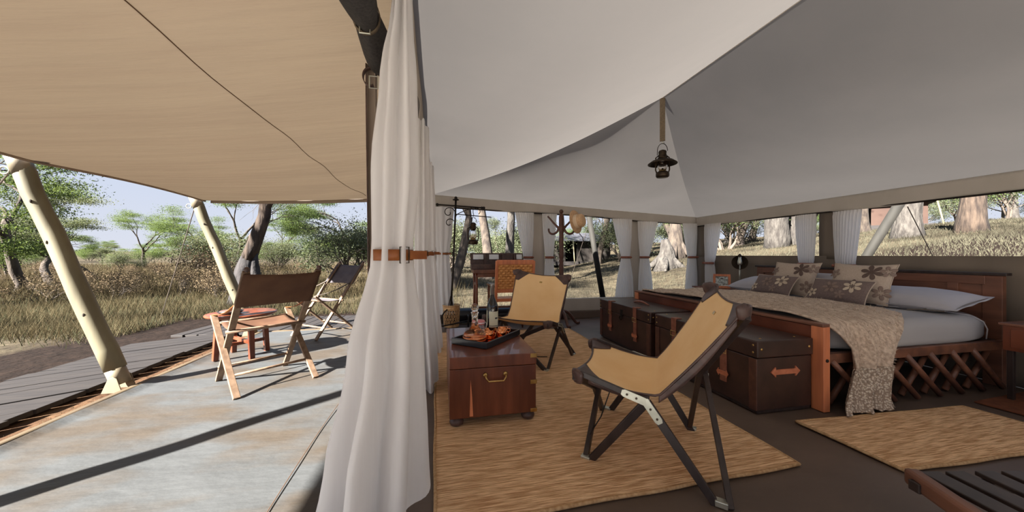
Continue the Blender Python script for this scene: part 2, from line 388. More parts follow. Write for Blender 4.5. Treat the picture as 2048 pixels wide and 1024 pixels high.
g = G().tube([(-1.24+.05*sm(cl((y-2.4)/1.2))+.12*sm(cl((y-4.4)/.9))+.012*math.sin(y*5), y, canopy_z(-1.24+.05*sm(cl((y-2.4)/1.2))+.12*sm(cl((y-4.4)/.9)), y)-.003) for y in np.linspace(-2.3, 5.3, 60)], .003, 5)
obj('seam', g, 'seam', cano, world=True)
def hem(u, v):
    x = lerp(-.5, -3.1, u); return (x, 5.46+.004*math.sin(x*9), canopy_z(x, 5.46)-v*.055*(1-.35*u))
obj('hem', G().grid(hem, 40, 2), 'canopy', cano, smooth=True, solid=.004, world=True)
def hem2(u, v):
    y = lerp(-2.4, 5.46, u); p = can_fn(1, u); return (p[0], p[1], p[2]-v*.02)
obj('hem', G().grid(hem2, 140, 1), 'canopy', cano, smooth=True, solid=.004, world=True)

# walls
def sheet_wall(name, x0, y0, x1, y1, z0, z1, m='wall', th=.02, n=14, top=None):
    d = math.hypot(x1-x0, y1-y0); nx, ny = -(y1-y0)/d, (x1-x0)/d
    def fn(u, v):
        x = lerp(x0, x1, u); y = lerp(y0, y1, u); zt = top(u) if top else z1; z = lerp(z0, zt, v)
        k = .006*math.sin(u*d*11+z*1.5)+.004*wig(u*d, z, 5)
        return (x+nx*k, y+ny*k, z)
    return struct(name, G().grid(fn, max(4, int(d*n)), 8), m, smooth=True, solid=th)
sheet_wall('wall_front_left', XL, YB, XL+.5, YB, 0, 2.1)
sheet_wall('wall_front_right', XR-.6, YB, XR, YB, 0, 2.1)
g = G()
for a, b in ((XL, RX), (RX, XR)):
    g.grid(lambda u, v: (lerp(a, b, u), YB, lerp(2.0, ceil_z(lerp(a, b, u), YB)+.01, v)), 20, 3)
struct('wall_front_gable', g, 'wall', smooth=True)
sheet_wall('wall_right', XR, YF, XR, YB, 0, 1.09)
sheet_wall('wall_right_end', XR, .75, XR, YB, 1.05, 1.8)
sheet_wall('wall_right_pillar', XR, 3.42, XR, 3.10, 1.05, 1.8)
sheet_wall('wall_corner_right', XR, YF, XR, 5.12, 1.05, 1.8)
sheet_wall('wall_corner_back', 4.60, YF, XR, YF, .3, 1.82)
sheet_wall('wall_back_pillar_left', 1.44, YF, 1.74, YF, .25, 1.84, 'valance')
sheet_wall('wall_back_pillar_right', 3.26, YF, 3.56, YF, .25, 1.84, 'valance')
sheet_wall('wall_corner_left', -.22, YF, .05, YF, 0, 2.05)
# wall foot along the back: pale band over a brown band, dark roll by the doorway
struct('baseboard_back', G().box((3.2, YF+.01, .24), (3.1, .05, .22)), 'valance', bevel=.01)
struct('baseboard_back_foot', G().box((3.2, YF-.01, .065), (3.1, .05, .13)), 'groundsheet', bevel=.01)
g = G().tube([(x, YF+.02, .12) for x in np.linspace(.12, 1.7, 12)], .12, 14); struct('baseboard_door', g, 'black', smooth=True)
# valances under the eaves
def val_back(u, v):
    x = lerp(XL, XR, u); zt = lerp(2.05, 1.80, u)+.01; zb = interp(x, [(-.2, 1.86), (1.0, 1.82), (2.2, 1.79), (3.4, 1.71), (4.72, 1.66)])
    return (x, YF-.03+.012*math.sin(x*4.1)*v-.02*v, lerp(zt, zb+.012*math.sin(x*5), v))
struct('trim_3', G().grid(val_back, 70, 6), 'valance', smooth=True, solid=.004)
def val_right(u, v):
    y = lerp(YF, YB, u); return (XR-.03-.02*v+.012*math.sin(y*3.7)*v, y, lerp(1.80, 1.625+.008*math.sin(y*4), v))
struct('trim_4', G().grid(val_right, 90, 6), 'valance', smooth=True, solid=.004)
def val_left(u, v):
    y = lerp(.2, YF, u); k = .5+.5*math.sin(y*6.5)
    return (XL+.02-.03*v+.018*math.sin(y*8)*v, y, z_in(y)+.01-v*(.07+.05*k))
struct('trim_5', G().grid(val_left, 130, 4), 'valance', smooth=True, solid=.004)
# curtain rods
struct('trim_6', G().tube([(XL, YF-.05, 1.865), (1.6, YF-.05, 1.80), (2.8, YF-.05, 1.765)], .011, 8), 'iron')
struct('trim_7', G().tube([(2.6, YF-.05, 1.765), (3.6, YF-.05, 1.70), (XR, YF-.05, 1.665)], .009, 8), 'iron')
struct('trim_8', G().tube([(XR-.05, YF, 1.63), (XR-.05, -.5, 1.63)], .009, 8), 'iron')

# ------------------------------------------------------------------ terrain
def hgt(x, y):
    q = x-.1*y-4.7
    h = -.09
    if q > 0: h += 2.2*math.log1p(q*q/(q+2.0)/8)
    r = max(0, math.hypot(x, y)-7)
    h += .05*wig(x, y, .45)*cl(r/6) + .25*wig(x, y, .09)*cl(r/30)
    if r > 60: h += (r-60)*.012
    return h
def axis(a, b, n, p=2.2):
    return [math.copysign(abs(t)**p, t)*(b if t > 0 else -a) for t in np.linspace(-1, 1, n)]
gx = axis(-260, 260, 151, 2.6); gy = axis(-60, 320, 151, 2.6)
N = len(gx)
g = G().add([(x, y, hgt(x, y)) for y in gy for x in gx], [(j*N+i, j*N+i+1, j*N+i+N+1, j*N+i+N) for j in range(N-1) for i in range(N-1)])
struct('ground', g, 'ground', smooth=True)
# ------------------------------------------------------------------ veranda poles, boardwalk
for i, (px, py) in enumerate(POLES):
    lab = ['pale round veranda pole nearest the camera, just outside the left picture edge',
           'pale round leaning veranda pole with knots, large at the left',
           'pale round leaning veranda pole behind the nearer director chair'][i]
    t = thing('veranda_pole', lab, 'pole', (px, py, 0), 0, 'veranda poles')
    top = Vector((-.70, 0, 1.90)); d = top.normalized()
    pts = [d*s for s in np.linspace(.17, top.length, 12)]
    pts = [p+Vector((.006*math.sin(k*1.3), .005*math.cos(k*1.7), 0)) for k, p in enumerate(pts)]
    obj('shaft', G().tube(pts, [.069-.0008*k+.0018*math.sin(k*2.1) for k in range(12)], 18), 'pole', t, smooth=True)
    obj('socket', G().tube([d*.035, d*.20], .063, 18), 'pole_metal', t, smooth=True)
    obj('top_cap', G().tube([top-d*.17, top+d*.0], .0645, 18), 'pole_metal', t, smooth=True)
    for sy in (-1, 1):
        obj('foot_plate', G().poly([(-.07, 0), (.07, 0), (.035, .115), (.012, .13), (-.025, .115)], .008, Matrix(((1, 0, 0), (0, 0, 1), (0, 1, 0))), (-.03, .066*sy, -.02)), 'pole_metal', t, bevel=.002)
    for kz, s_ in ((.62, 1), (1.2, -1), (1.52, 1)):
        c = d*kz/d.z
        R = Matrix((Vector((0, 0, 1)).cross(Vector((.3, -.95, .1))).normalized(), Vector((.9, .3, .2)).normalized(), Vector((.3, -.95, .1)).normalized())).transposed()
        obj('knot', G().ball(c+Vector((.33*s_*.4+.02, -.94, 0)).normalized()*.0642, .009, 8, 6, (.9, .5, 1.6)), 'bark', t, smooth=True)
    q = obj('ring', G().tube([Vector((-.75, -.02, 1.76))+Vector((math.cos(a)*.03, 0, math.sin(a)*.03)) for a in np.linspace(0, 2*PI, 14)[:-1]], .006, 6, True), 'steel', t, smooth=True)
t = thing('tent_pole', 'pale corner pole at the far end of the awning beside the tied curtains', 'pole', (-.92, 5.48, 0))
obj('shaft', G().tube([(0, 0, 0), (-.06, 0, 1.78)], .04, 14), 'pole', t, smooth=True)
obj('top_cap', G().tube([(-.06, 0, 1.74), (-.07, 0, 1.99)], .043, 14), 'pole_metal', t, smooth=True)

def rope(pts, label, r=.006, name='guy_rope'):
    return tag(obj(name, G().tube(pts, r, 6), 'rope'), label, 'rope')
rope([(-3.24, 5.42, 1.84), (-4.9, 7.25, -.08)], 'taut guy rope running from the veranda corner pole down into dry grass')
rope([(-3.25, 3.43, 1.84), (-5.0, 3.9, -.08)], 'taut guy rope from the large leaning pole to the ground beyond the boardwalk')
rope([(2.9, 6.15, 1.9), (3.25, 8.6, -.05)], 'guy rope slanting over the grass outside the back window behind the coat stand', .005)
rope([(5.98, 3.28, 1.74), (7.3, 3.74, 1.15), (8.7, 4.22, .48)], 'guy rope crossing the view in the right-hand bedside window', .006)

bw = thing('boardwalk', 'weathered grey plank boardwalk beside the veranda, turning along its far end', 'walkway', (-3.3, 4, -.08))
pr_ = random.Random(3)
ang = math.radians(33); du = Vector((math.cos(ang), math.sin(ang), 0)); dv = Vector((-du.y, du.x, 0))
ta_ = math.tan(ang)
for i in range(46):
    y0 = -2.6+i*.19; yc = y0+.25
    if y0 > 5.55: break
    ctr = -3.24-.10*cl(yc/5)
    xl, xr = ctr-.48+pr_.uniform(-.025, .025), ctr+.42+pr_.uniform(-.03, .03)
    pts = [(xl, y0+(xl-ctr)*ta_), (xr, y0+(xr-ctr)*ta_), (xr, y0+.178+(xr-ctr)*ta_), (xl, y0+.178+(xl-ctr)*ta_)]
    obj('plank', G().poly(pts, .04, None, (0, 0, -.05+pr_.uniform(-.004, .004))), 'plank', bw, bevel=.004, world=True)
for i in range(17):
    x = -3.55+i*.166
    obj('plank', G().box((x, 6.28, -.05+pr_.uniform(-.004, .004)), (.155, 1.25, .035), rotm(rz=-.12+pr_.uniform(-.01, .01))), 'plank', bw, bevel=.004, world=True)

# ------------------------------------------------------------------ director chairs and round table on the veranda
def director_chair(loc, rz, label, cloth):
    t = thing('director_chair', label, 'chair', loc, rz, 'director chairs on the veranda')
    # local: x across, +y = facing
    W = .285
    for s in (-1, 1):
        xo = s*W; xi = s*(W-.028)
        obj('leg', G().bar((xo, -.31, 0), (xo, .33, .57), .022, .048, (1, 0, 0)), 'pale_wood', t, bevel=.003)
        obj('back_leg', G().bar((xi, .30, 0), (xi, -.42, .975), .022, .048, (1, 0, 0)), 'pale_wood', t, bevel=.003)
        obj('finial', G().ball((xi, -.432, .99), .021, 10, 7), 'dark_leather', t, smooth=True)
        obj('arm_strap', G().grid(lambda u, v: (xo+(v-.5)*.03-(.028*s*u), lerp(.335, -.255, u), lerp(.575, .735, u)-.035*math.sin(PI*u)), 10, 1), 'tan_leather' if cloth == 'director_canvas' else 'rope', t, smooth=True, solid=.004)
        obj('rivet', G().tube([(xo-s*.0-.014, .062, .325), (xo+.014, .062, .325)], .007, 8), 'iron', t)
    for z, y in ((.14, -.31+.64*.14/.57), (.14, .30-.72*.14/.975)):
        obj('stretcher', G().tube([(-W, y, z), (W, y, z)], .011, 10), 'pale_wood', t, smooth=True)
    obj('seat_rail', G().tube([(-W-.01, .262, .505), (W+.01, .262, .505)], .014, 10), 'pale_wood', t, smooth=True)
    obj('seat_rail', G().tube([(-W-.01, -.065, .475), (W+.01, -.065, .475)], .014, 10), 'pale_wood', t, smooth=True)
    def seat(u, v):
        x = lerp(-W+.03, W-.03, u); y = lerp(-.08, .275, v)
        return (x, y, lerp(.49, .52, v)-.035*math.sin(PI*v)*(1-.3*abs(2*u-1))-.012*math.sin(PI*u))
    obj('seat', G().grid(seat, 14, 12), cloth, t, smooth=True, solid=.004)
    def back(u, v):
        x = lerp(-W+.01, W-.01, u); f = lerp(.685, .955, v)
        y = .30-.72*f/.975
        return (x, y-.028-.020*math.sin(PI*u)*1.0, f-.012*math.sin(PI*u)*(1 if v > .5 else -.6))
    bk = obj('backrest', G().grid(back, 16, 8), cloth, t, smooth=True, solid=.004)
    for s in (-1, 1):       # sleeves folded round the uprights
        pts = []
        def sl(u, v):
            f = lerp(.685, .955, v); y = .30-.72*f/.975; a = u*2*PI
            return (s*(W-.028)+.019*math.cos(a), y+.031*math.sin(a), f)
        obj('sleeve', G().grid(sl, 14, 4), cloth, bk, smooth=True)
    return t
director_chair((-1.51, 3.40, 0), math.atan2(.75, -.66)-PI/2, 'brown canvas director chair with its back to the camera, nearer on the veranda', 'director_canvas')
director_chair((-1.58, 5.20, 0), math.atan2(-.78, -.62)-PI/2, 'grey canvas director chair seen from the side at the far end of the veranda', 'grey_canvas')
t = thing('side_table', 'low round red wood table on the veranda between the director chairs', 'table', (-2.12, 4.26, 0), .3)
obj('tabletop', G().lathe([(.30, .445), (.315, .452), (.32, .462), (.315, .472), (.29, .475), (.02, .475)], n=40), 'red_wood', t, smooth=True)
for a in range(4):
    c, s = math.cos(a*PI/2+.5), math.sin(a*PI/2+.5)
    obj('leg', G().bar((c*.235, s*.235, 0), (c*.21, s*.21, .45), .048, .048, (c, s, 0)), 'red_wood_v', t, bevel=.004)
for a in range(2):
    c, s = math.cos(a*PI/2+.5)*.21, math.sin(a*PI/2+.5)*.21
    obj('stretcher', G().bar((-c, -s, .14+.03*a), (c, s, .14+.03*a), .032, .034), 'red_wood', t, bevel=.003)
t = thing('serving_dish', 'dark low dish resting on the round veranda table', 'dish', (-2.18, 4.16, .476))
obj('bowl', G().lathe([(.05, 0), (.09, .006), (.115, .03), (.11, .032), (.085, .012), (.01, .008)], n=24), 'black', t, smooth=True)
obj('lid', G().lathe([(.10, .024), (.085, .038), (.03, .044), (.012, .05), (.001, .052)], n=24), 'dark_leather', t, smooth=True)

# ------------------------------------------------------------------ curtains
def drape_loop(levels, n=13, seed=0, seg=120, nv=60, amp=.16):
    """closed gathered bundle: levels = list of (z, cx, cy, a, b)"""
    r_ = random.Random(seed); ph = [r_.uniform(0, 6.28) for _ in range(4)]
    zs = sorted(levels, key=lambda q: -q[0])
    tabs = [[(-q[0], q[k]) for q in zs] for k in range(1, 5)]
    z0, z1 = zs[0][0], zs[-1][0]
    def fn(u, v):
        z = lerp(z0, z1, v); cx, cy, a, b = [interp(-z, tb) for tb in tabs]
        th = 2*PI*u
        w_ = math.sin(n*th+ph[0]+.5*math.sin(2*th+ph[1])+.35*math.sin(z*2.2+ph[2]))
        w_ = math.copysign(abs(w_)**.8, w_)
        k = 1+amp*w_+.06*math.sin(5*th+ph[3]+z*1.1)
        return (cx+a*k*math.cos(th), cy+b*k*math.sin(th), z)
    return G().grid(fn, seg, nv)
def smooth_levels(L, n=24):
    L = sorted(L, key=lambda q: -q[0]); out_ = []
    for i in range(n+1):
        z = lerp(L[0][0], L[-1][0], i/n)
        for p, q in zip(L, L[1:]):
            if q[0] <= z <= p[0]+1e-9:
                t = sm((p[0]-z)/(p[0]-q[0])); out_.append((z,)+tuple(lerp(p[k], q[k], t) for k in range(1, 5))); break
    return out_
def belt_loop(cx, cy, z, a, b, h=.035, tilt=0):
    def fn(u, v):
        th = 2*PI*u; return (cx+a*math.cos(th), cy+b*math.sin(th), z+(v-.5)*h+tilt*math.sin(th))
    return G().grid(fn, 40, 2)
def big_curtain(name_label, levels, belt, n, seed, amp=.16):
    lv = smooth_levels(levels)
    bx, by, bz, ba, bb, bh = belt
    t = thing('curtain', name_label, 'curtain', (lv[-1][1], lv[-1][2], 0), 0, 'white cotton entrance curtains')
    obj('drape', drape_loop(lv, n, seed, amp=amp, seg=n*14), 'curtain', t, smooth=True, world=True)
    tb = obj('tieback', belt_loop(bx, by, bz, ba, bb, bh), 'tan_leather', t, smooth=True, solid=.004, world=True)
    # buckle faces the camera
    d = Vector((-bx, -by, 0)).normalized(); ang_ = math.atan2(d.y/bb, d.x/ba)+.55
    c = Vector((bx+(ba+.006)*math.cos(ang_), by+(bb+.006)*math.sin(ang_), bz)); nrm = Vector((math.cos(ang_)/ba, math.sin(ang_)/bb, 0)).normalized(); tg = Vector((-nrm.y, nrm.x, 0))
    pts = [c+tg*x*bh*.5+Vector((0, 0, y*bh*.72)) for x, y in ((-1, -1), (1, -1), (1, 1), (-1, 1))]
    obj('buckle', G().tube(pts, .0024, 6, True), 'lantern', tb, world=True)
    obj('belt_tip', G().box(c+tg*bh*1.6+nrm*.002, (bh*2.0, .004, bh*.8), Matrix((tg, -nrm, Vector((0, 0, 1)))).transposed()), 'tan_leather', tb, bevel=.001, world=True)
    return t
big_curtain('large white curtain in the foreground tied with a wide tan leather belt',
    [(2.30, -.150, 1.52, .026, .10), (2.1, -.155, 1.50, .034, .11), (1.82, -.168, 1.48, .060, .12), (1.44, -.180, 1.46, .080, .11), (1.12, -.190, 1.45, .068, .085), (.70, -.214, 1.47, .125, .17), (.3, -.24, 1.50, .16, .28), (.005, -.262, 1.53, .185, .36)],
    (-.190, 1.45, 1.10, .080, .094, .043), 7, 3, .25)
big_curtain('white tied curtain directly behind the large foreground curtain',
    [(2.18, -.15, 3.05, .05, .26), (1.6, -.15, 3.02, .06, .16), (1.12, -.15, 2.95, .055, .09), (.7, -.14, 3.0, .075, .18), (.02, -.12, 3.1, .10, .36)],
    (-.15, 2.95, 1.11, .060, .096, .036), 8, 5)
big_curtain('narrow white tied curtain third back along the open tent side',
    [(2.12, -.13, 4.0, .05, .2), (1.6, -.12, 3.98, .06, .13), (1.12, -.11, 3.92, .055, .08), (.7, -.10, 3.96, .07, .15), (.02, -.06, 4.1, .085, .30)],
    (-.11, 3.92, 1.12, .060, .086, .036), 7, 8)
big_curtain('tied curtain hanging in the far left corner beside the iron stand',
    [(1.84, .05, 5.36, .15, .06), (1.5, .05, 5.36, .125, .06), (1.10, .045, 5.34, .085, .055), (.7, .05, 5.34, .11, .06), (.12, .07, 5.32, .13, .075)],
    (.045, 5.34, 1.12, .092, .06, .03), 8, 11)

def window_curtain(cx, cy, along, ztop, zbot, wt, wb, wbot, zb, shift, label, seed):
    """flat pleated curtain pinched by a belt; along = unit vector of its width"""
    r_ = random.Random(seed); ph = r_.uniform(0, 6); ax, ay = along; nx, ny = (ay, -ax)
    if nx*(-cx)+ny*(-cy) < 0: nx, ny = -nx, -ny
    t = thing('window_curtain', label, 'curtain', (cx, cy, zbot), 0, 'white window curtains')
    tabs = [(-ztop, wt), (-(lerp(ztop, zb, .45)), lerp(wt, wb, .35)), (-zb-.001, wb), (-(lerp(zb, zbot, .5)), lerp(wb, wbot, .7)), (-zbot, wbot)]
    tsh = [(-ztop, 0), (-zb, shift), (-zbot, shift*.6)]
    n = 9
    def fn(u, v):
        z = lerp(ztop, zbot, v); wd = interp(-z, tabs); sh = interp(-z, tsh)
        s = (u-.5)*wd+sh; am = .018*(.6+.5*wd/wt) if z < ztop-.03 else .010
        if abs(z-zb) < .04: am *= .6
        d = am*math.sin(2*PI*n*u+ph+.5*math.sin(z*3+ph))+.05*(1-abs(2*u-1)**2)*(.35 if abs(z-zb) > .12 else .5)
        return (cx+ax*s+nx*d, cy+ay*s+ny*d, z)
    obj('drape', G().grid(fn, n*10, 40), 'sheer', t, smooth=True, world=True)
    pts = []
    a_, b_ = wb*.5+.008, .042
    bcx, bcy = cx+ax*shift+nx*.018, cy+ay*shift+ny*.018
    def bf(u, v):
        th = 2*PI*u; p = a_*math.cos(th); q = b_*math.sin(th)
        return (bcx+ax*p+nx*q, bcy+ay*p+ny*q, zb+(v-.5)*.038)
    tb = obj('tieback', G().grid(bf, 30, 1), 'strap_red', t, smooth=True, solid=.004, world=True)
    e = a_*.9
    obj('knot', G().ball((bcx+ax*e*math.copysign(1, shift)+nx*.03, bcy+ay*e*math.copysign(1, shift)+ny*.03, zb), .018, 8, 6), 'strap_red', tb, smooth=True, world=True)
    return t
BX = (1, 0); RY_ = (0, 1)
window_curtain(1.36, 5.44, BX, 1.80, .30, .32, .15, .20, 1.06, .06, 'white window curtain behind the cane chair, left of the coat stand pair', 1)
window_curtain(1.80, 5.44, BX, 1.79, .30, .26, .14, .22, 1.06, -.01, 'white window curtain hanging just left of the coat stand', 2)
window_curtain(3.12, 5.44, BX, 1.735, .36, .38, .17, .36, 1.06, .07, 'white window curtain left of the canvas pillar, above the far trunk', 3)
window_curtain(3.62, 5.44, BX, 1.70, .36, .40, .18, .30, 1.06, -.06, 'white window curtain right of the canvas pillar behind the far trunk', 4)
window_curtain(4.50, 5.44, BX, 1.68, .36, .30, .17, .26, 1.06, .04, 'white window curtain left of the tent corner, behind the picture frame', 5)
window_curtain(4.61, 5.04, RY_, 1.645, .50, .36, .20, .24, .96, .06, 'white window curtain right of the tent corner, beside the bedside lamp', 6)
window_curtain(4.61, 3.50, RY_, 1.62, .60, .26, .18, .19, .98, -.01, 'white window curtain above the left beige flowered cushion', 7)
window_curtain(4.61, 3.04, RY_, 1.615, .60, .29, .20, .22, .975, .02, 'white window curtain above the right beige flowered cushion', 8)

# rolled mosquito mesh and the flap edge next to the big curtain
t = thing('rolled_mesh', 'dark rolled-up mesh door flap strapped under the eave above the foreground curtain', 'mesh roll', (-.3, 1.5, 2.1))
def roll(u, v):
    y = lerp(.2, 1.98, v); th = 2*PI*u
    pinch = min(abs(y-1.56), abs(y-.9)); k = .055+.028*cl(pinch/.22)**.6
    if y > 1.86: k *= math.sqrt(max(.02, 1-((y-1.86)/.13)**2))
    k *= 1+.05*math.sin(3*th+y*7)+.03*math.sin(7*th)
    return (-.31+k*math.cos(th)*.85, y, 2.115+.05*(1.4-y)-.06*math.sin(y*2.2)+k*math.sin(th)*1.15)
obj('mesh', G().grid(roll, 30, 70), 'blackcloth', t, smooth=True, world=True)
for y in (1.56, .9):
    zc_ = 2.115+.05*(1.4-y)-.06*math.sin(y*2.2)
    st = obj('strap', G().grid(lambda u, v: (-.31+.056*math.cos(2*PI*u), y+(v-.5)*.022, zc_+.074*math.sin(2*PI*u)), 24, 1), 'webbing', t, smooth=True, solid=.003, world=True)
    obj('buckle', G().tube([(-.31+a, y-.03, zc_-.07+b) for a, b in ((-.02, -.02), (.02, -.02), (.02, .02), (-.02, .02))], .004, 6, True), 'steel', st, world=True)
def loop(u, v):
    th = PI*u*1.15; return (-.345-.035*math.sin(th), 1.82+.03*v, 2.00+.045*math.cos(th))
obj('strap', G().grid(loop, 14, 1), 'dark_leather', t, smooth=True, solid=.004, world=True)
obj('buckle', G().tube([(-.325+a, 1.81, 1.965+b) for a, b in ((-.02, -.03), (.02, -.03), (.02, .03), (-.02, .03))], .004, 6, True), 'steel', t, world=True)
t = thing('tent_flap', 'narrow tan canvas flap edge hanging beside the foreground curtain', 'flap', (-.33, 1.95, 0))
def flap(u, v):
    z = lerp(2.12, .02, v); return (-.375+.055*u+.012*math.sin(u*7+z*2)-.02*v, 1.93+.03*math.sin(u*5), z)
obj('canvas', G().grid(flap, 8, 30), 'canopy', t, smooth=True, solid=.006, world=True)
obj('edge_piping', G().tube([flap(0, v) for v in np.linspace(0, 1, 20)], .003, 6), 'dark_leather', t, smooth=True, world=True)
tag(obj('curtain_post', G().tube([(-.20, 2.0, 0), (-.20, 2.0, 2.3)], .018, 10), 'dark_wood', smooth=True), 'slim dark tent post behind the foreground curtain', 'post')

# ------------------------------------------------------------------ rugs
def rug(name, label, corners, mname, nu=60, nv=60):
    (x0, y0), (x1, y1), (x2, y2), (x3, y3) = corners
    cx = (x0+x1+x2+x3)/4; cy = (y0+y1+y2+y3)/4
    t = thing(name, label, 'rug', (cx, cy, 0))
    def P(u, v):
        a = (lerp(x0, x1, u), lerp(y0, y1, u)); b = (lerp(x3, x2, u), lerp(y3, y2, u))
        x = lerp(a[0], b[0], v); y = lerp(a[1], b[1], v)
        return (x+.003*math.sin(y*9), y+.003*math.sin(x*11), .010+.0025*math.sin(y*120)*0+.002*wig(x, y, 4))
    obj('weave', G().grid(P, nu, nv), mname, t, smooth=True, solid=.010, world=True)
    loop_ = [P(u, 0) for u in np.linspace(0, 1, 24)]+[P(1, v) for v in np.linspace(0, 1, 24)][1:]+[P(u, 1) for u in np.linspace(1, 0, 24)][1:]+[P(0, v) for v in np.linspace(1, 0, 24)][1:-1]
    obj('binding', G().tube(loop_, .009, 6, True), 'jute_edge', t, smooth=True, world=True)
    return t
rug('jute_rug', 'large ribbed tan jute rug under the chest and sling chairs', [(-.02, 1.38), (1.83, 1.42), (1.87, 4.75), (-.06, 4.85)], 'jute')
rug('bedside_rug', 'small brown jute rug on the floor beside the bed', [(2.30, 1.27), (3.72, 1.22), (3.68, 1.72), (2.28, 1.79)], 'jute')
tag(obj('floor_mat', G().box((4.28, 1.58, .006), (.75, .42, .012), rotm(rz=.06)), 'brown_mat', bevel=.004), 'dark brown mat at the right edge before the bedside cabinet', 'mat')

# ------------------------------------------------------------------ campaign chest and what stands on it
t = thing('campaign_chest', 'polished red-brown wooden campaign chest on ball feet on the jute rug', 'chest', (.337, 2.59, 0))
x0, x1, y0, y1 = .058, .618, 2.155, 3.025
obj('body', G().box(((x0+x1)/2, (y0+y1)/2, .225), (x1-x0, y1-y0, .31)), 'red_wood_v', t, bevel=.004, world=True)
obj('lid', G().box(((x0+x1)/2, (y0+y1)/2, .4205), (x1-x0+.006, y1-y0+.006, .075)), 'red_wood', t, bevel=.005, world=True)
for fx, fy in ((x0+.045, y0+.045), (x1-.045, y0+.045), (x0+.045, y1-.045), (x1-.045, y1-.045)):
    obj('ball_foot', G().lathe([(.02, .078), (.022, .073), (.040, .055), (.046, .040), (.040, .024), (.018, .012)], (fx, fy, 0), 18), 'dark_leather', t, smooth=True, world=True)
for zc_, h_ in ((.442, .026), (.27, .026), (.085, .024)):
    obj('brass_strip', G().box((x1-.018, y0-.0045, zc_), (.042, .003, h_)).box((x1+.0045, y0+.018, zc_), (.003, .042, h_)), 'brass', t, bevel=.001, world=True)
hx = x0+.29
pts = [(hx-.065, y0-.004, .335), (hx-.065, y0-.024, .335), (hx-.064, y0-.030, .325), (hx-.048, y0-.034, .303), (hx+.048, y0-.034, .303), (hx+.064, y0-.030, .325), (hx+.065, y0-.024, .335), (hx+.065, y0-.004, .335)]
h = obj('handle', G().tube(pts, .0055, 8), 'brass', t, smooth=True, world=True)
for sx in (-.065, .065): obj('rosette', G().lathe([(.016, 0), (.014, .006), (.006, .01)], (hx+sx, y0-.001, .335), 14, rotm(rx=PI/2)), 'brass', h, smooth=True, world=True)
obj('sapwood_streak', G().poly([(0, .0), (.022, .0), (.016, .12), (.006, .23)], .002, Matrix(((1, 0, 0), (0, 0, 1), (0, 1, 0))), (x0+.125, y0-.0005, .08)), 'light_red_wood', t, world=True, label='pale sapwood streak in the chest front')

TZ = .459
ct = Vector((.355, 2.575, TZ)); ta = math.atan2(2.643-2.258, .609-.277)   # long side direction
ex = Vector((math.cos(ta), math.sin(ta), 0)); ey = Vector((-ex.y, ex.x, 0)); RT = Matrix((ex, ey, Vector((0, 0, 1)))).transposed()
def trayp(x, y, z=.0): return ct+ex*x+ey*y+Vector((0, 0, z))
t = thing('serving_tray', 'black rectangular tray with raised rim on the campaign chest', 'tray', tuple(ct))
obj('base', G().box(trayp(0, 0, .005), (.47, .29, .010), RT), 'black', t, bevel=.002, world=True)
for sx, sy, lx, ly in ((0, .145, .49, .016), (0, -.145, .49, .016), (.237, 0, .016, .29), (-.237, 0, .016, .29)):
    obj('rim', G().box(trayp(sx, sy, .022), (lx, ly, .044), RT), 'black', t, bevel=.004, world=True)
obj('lining', G().box(trayp(0, 0, .0115), (.44, .26, .002), RT), 'copper', t, world=True, label='copper coloured tray lining')
p = trayp(-.14, .02, .0135)
t = thing('decanter', 'clear glass decanter with ball stopper at the front of the tray', 'decanter', tuple(p)); t.scale = (1.0, 1.0, 1.14)
obj('body', G().lathe([(.07, 0), (.088, .012), (.09, .03), (.075, .058), (.045, .078), (.026, .10), (.022, .13), (.024, .175), (.030, .185)], n=28), 'glass', t, smooth=True)
obj('stopper', G().ball((0, 0, .212), .028, 18, 12).lathe([(.016, .15), (.017, .19)], n=14), 'glass', t, smooth=True)
obj('liquid', G().lathe([(.066, .004), (.080, .014), (.081, .026), (.076, .034), (.01, .035)], n=24), 'copper', t, smooth=True, label='amber drink in the decanter')
p = trayp(.00, .075, .0135)
t = thing('preserving_jar', 'small glass jar with a pink striped lid behind the decanter', 'jar', tuple(p))
obj('body', G().lathe([(.038, 0), (.042, .006), (.042, .075), (.036, .088), (.036, .094)], n=24), 'glass', t, smooth=True)
obj('lid', G().lathe([(.040, .094), (.042, .097), (.042, .118), (.036, .124), (.01, .126)], n=24), 'redband', t, smooth=True)
obj('lid_band', G().lathe([(.0432, .103), (.0432, .110)], n=24, cap=False), 'paper', t, smooth=True)
obj('clasp', G().tube([(.045, 0, .11), (.056, 0, .095), (.054, 0, .06), (.044, 0, .055)], .003, 6), 'steel', t, smooth=True)
p = trayp(.165, .06, .0135)
t = thing('wine_bottle', 'dark wine bottle with a cream label standing at the back of the tray', 'bottle', tuple(p)); t.scale = (1.16, 1.16, 1.2)
obj('body', G().lathe([(.032, .0), (.039, .006), (.0395, .17), (.037, .19), (.026, .215), (.016, .24), (.0145, .26)], n=28), 'wineglass', t, smooth=True)
obj('foil', G().lathe([(.0150, .255), (.0148, .315), (.0165, .317), (.0165, .327), (.0145, .330)], n=20), 'foil', t, smooth=True)
aim = math.atan2(-p.y, -p.x)+.35
lb = obj('label_front', G().grid(lambda u, v: (.0402*math.cos(aim+(u-.5)*1.9), .0402*math.sin(aim+(u-.5)*1.9), .04+.105*v), 16, 2), 'label', t, smooth=True)
obj('label_print', G().grid(lambda u, v: (.0406*math.cos(aim+.4+(u-.5)*.6), .0406*math.sin(aim+.4+(u-.5)*.6), .095+.010*v), 8, 1).grid(lambda u, v: (.0406*math.cos(aim+(u-.5)*1.8), .0406*math.sin(aim+(u-.5)*1.8), .047+.004*v), 16, 1), 'ink', lb, smooth=True)
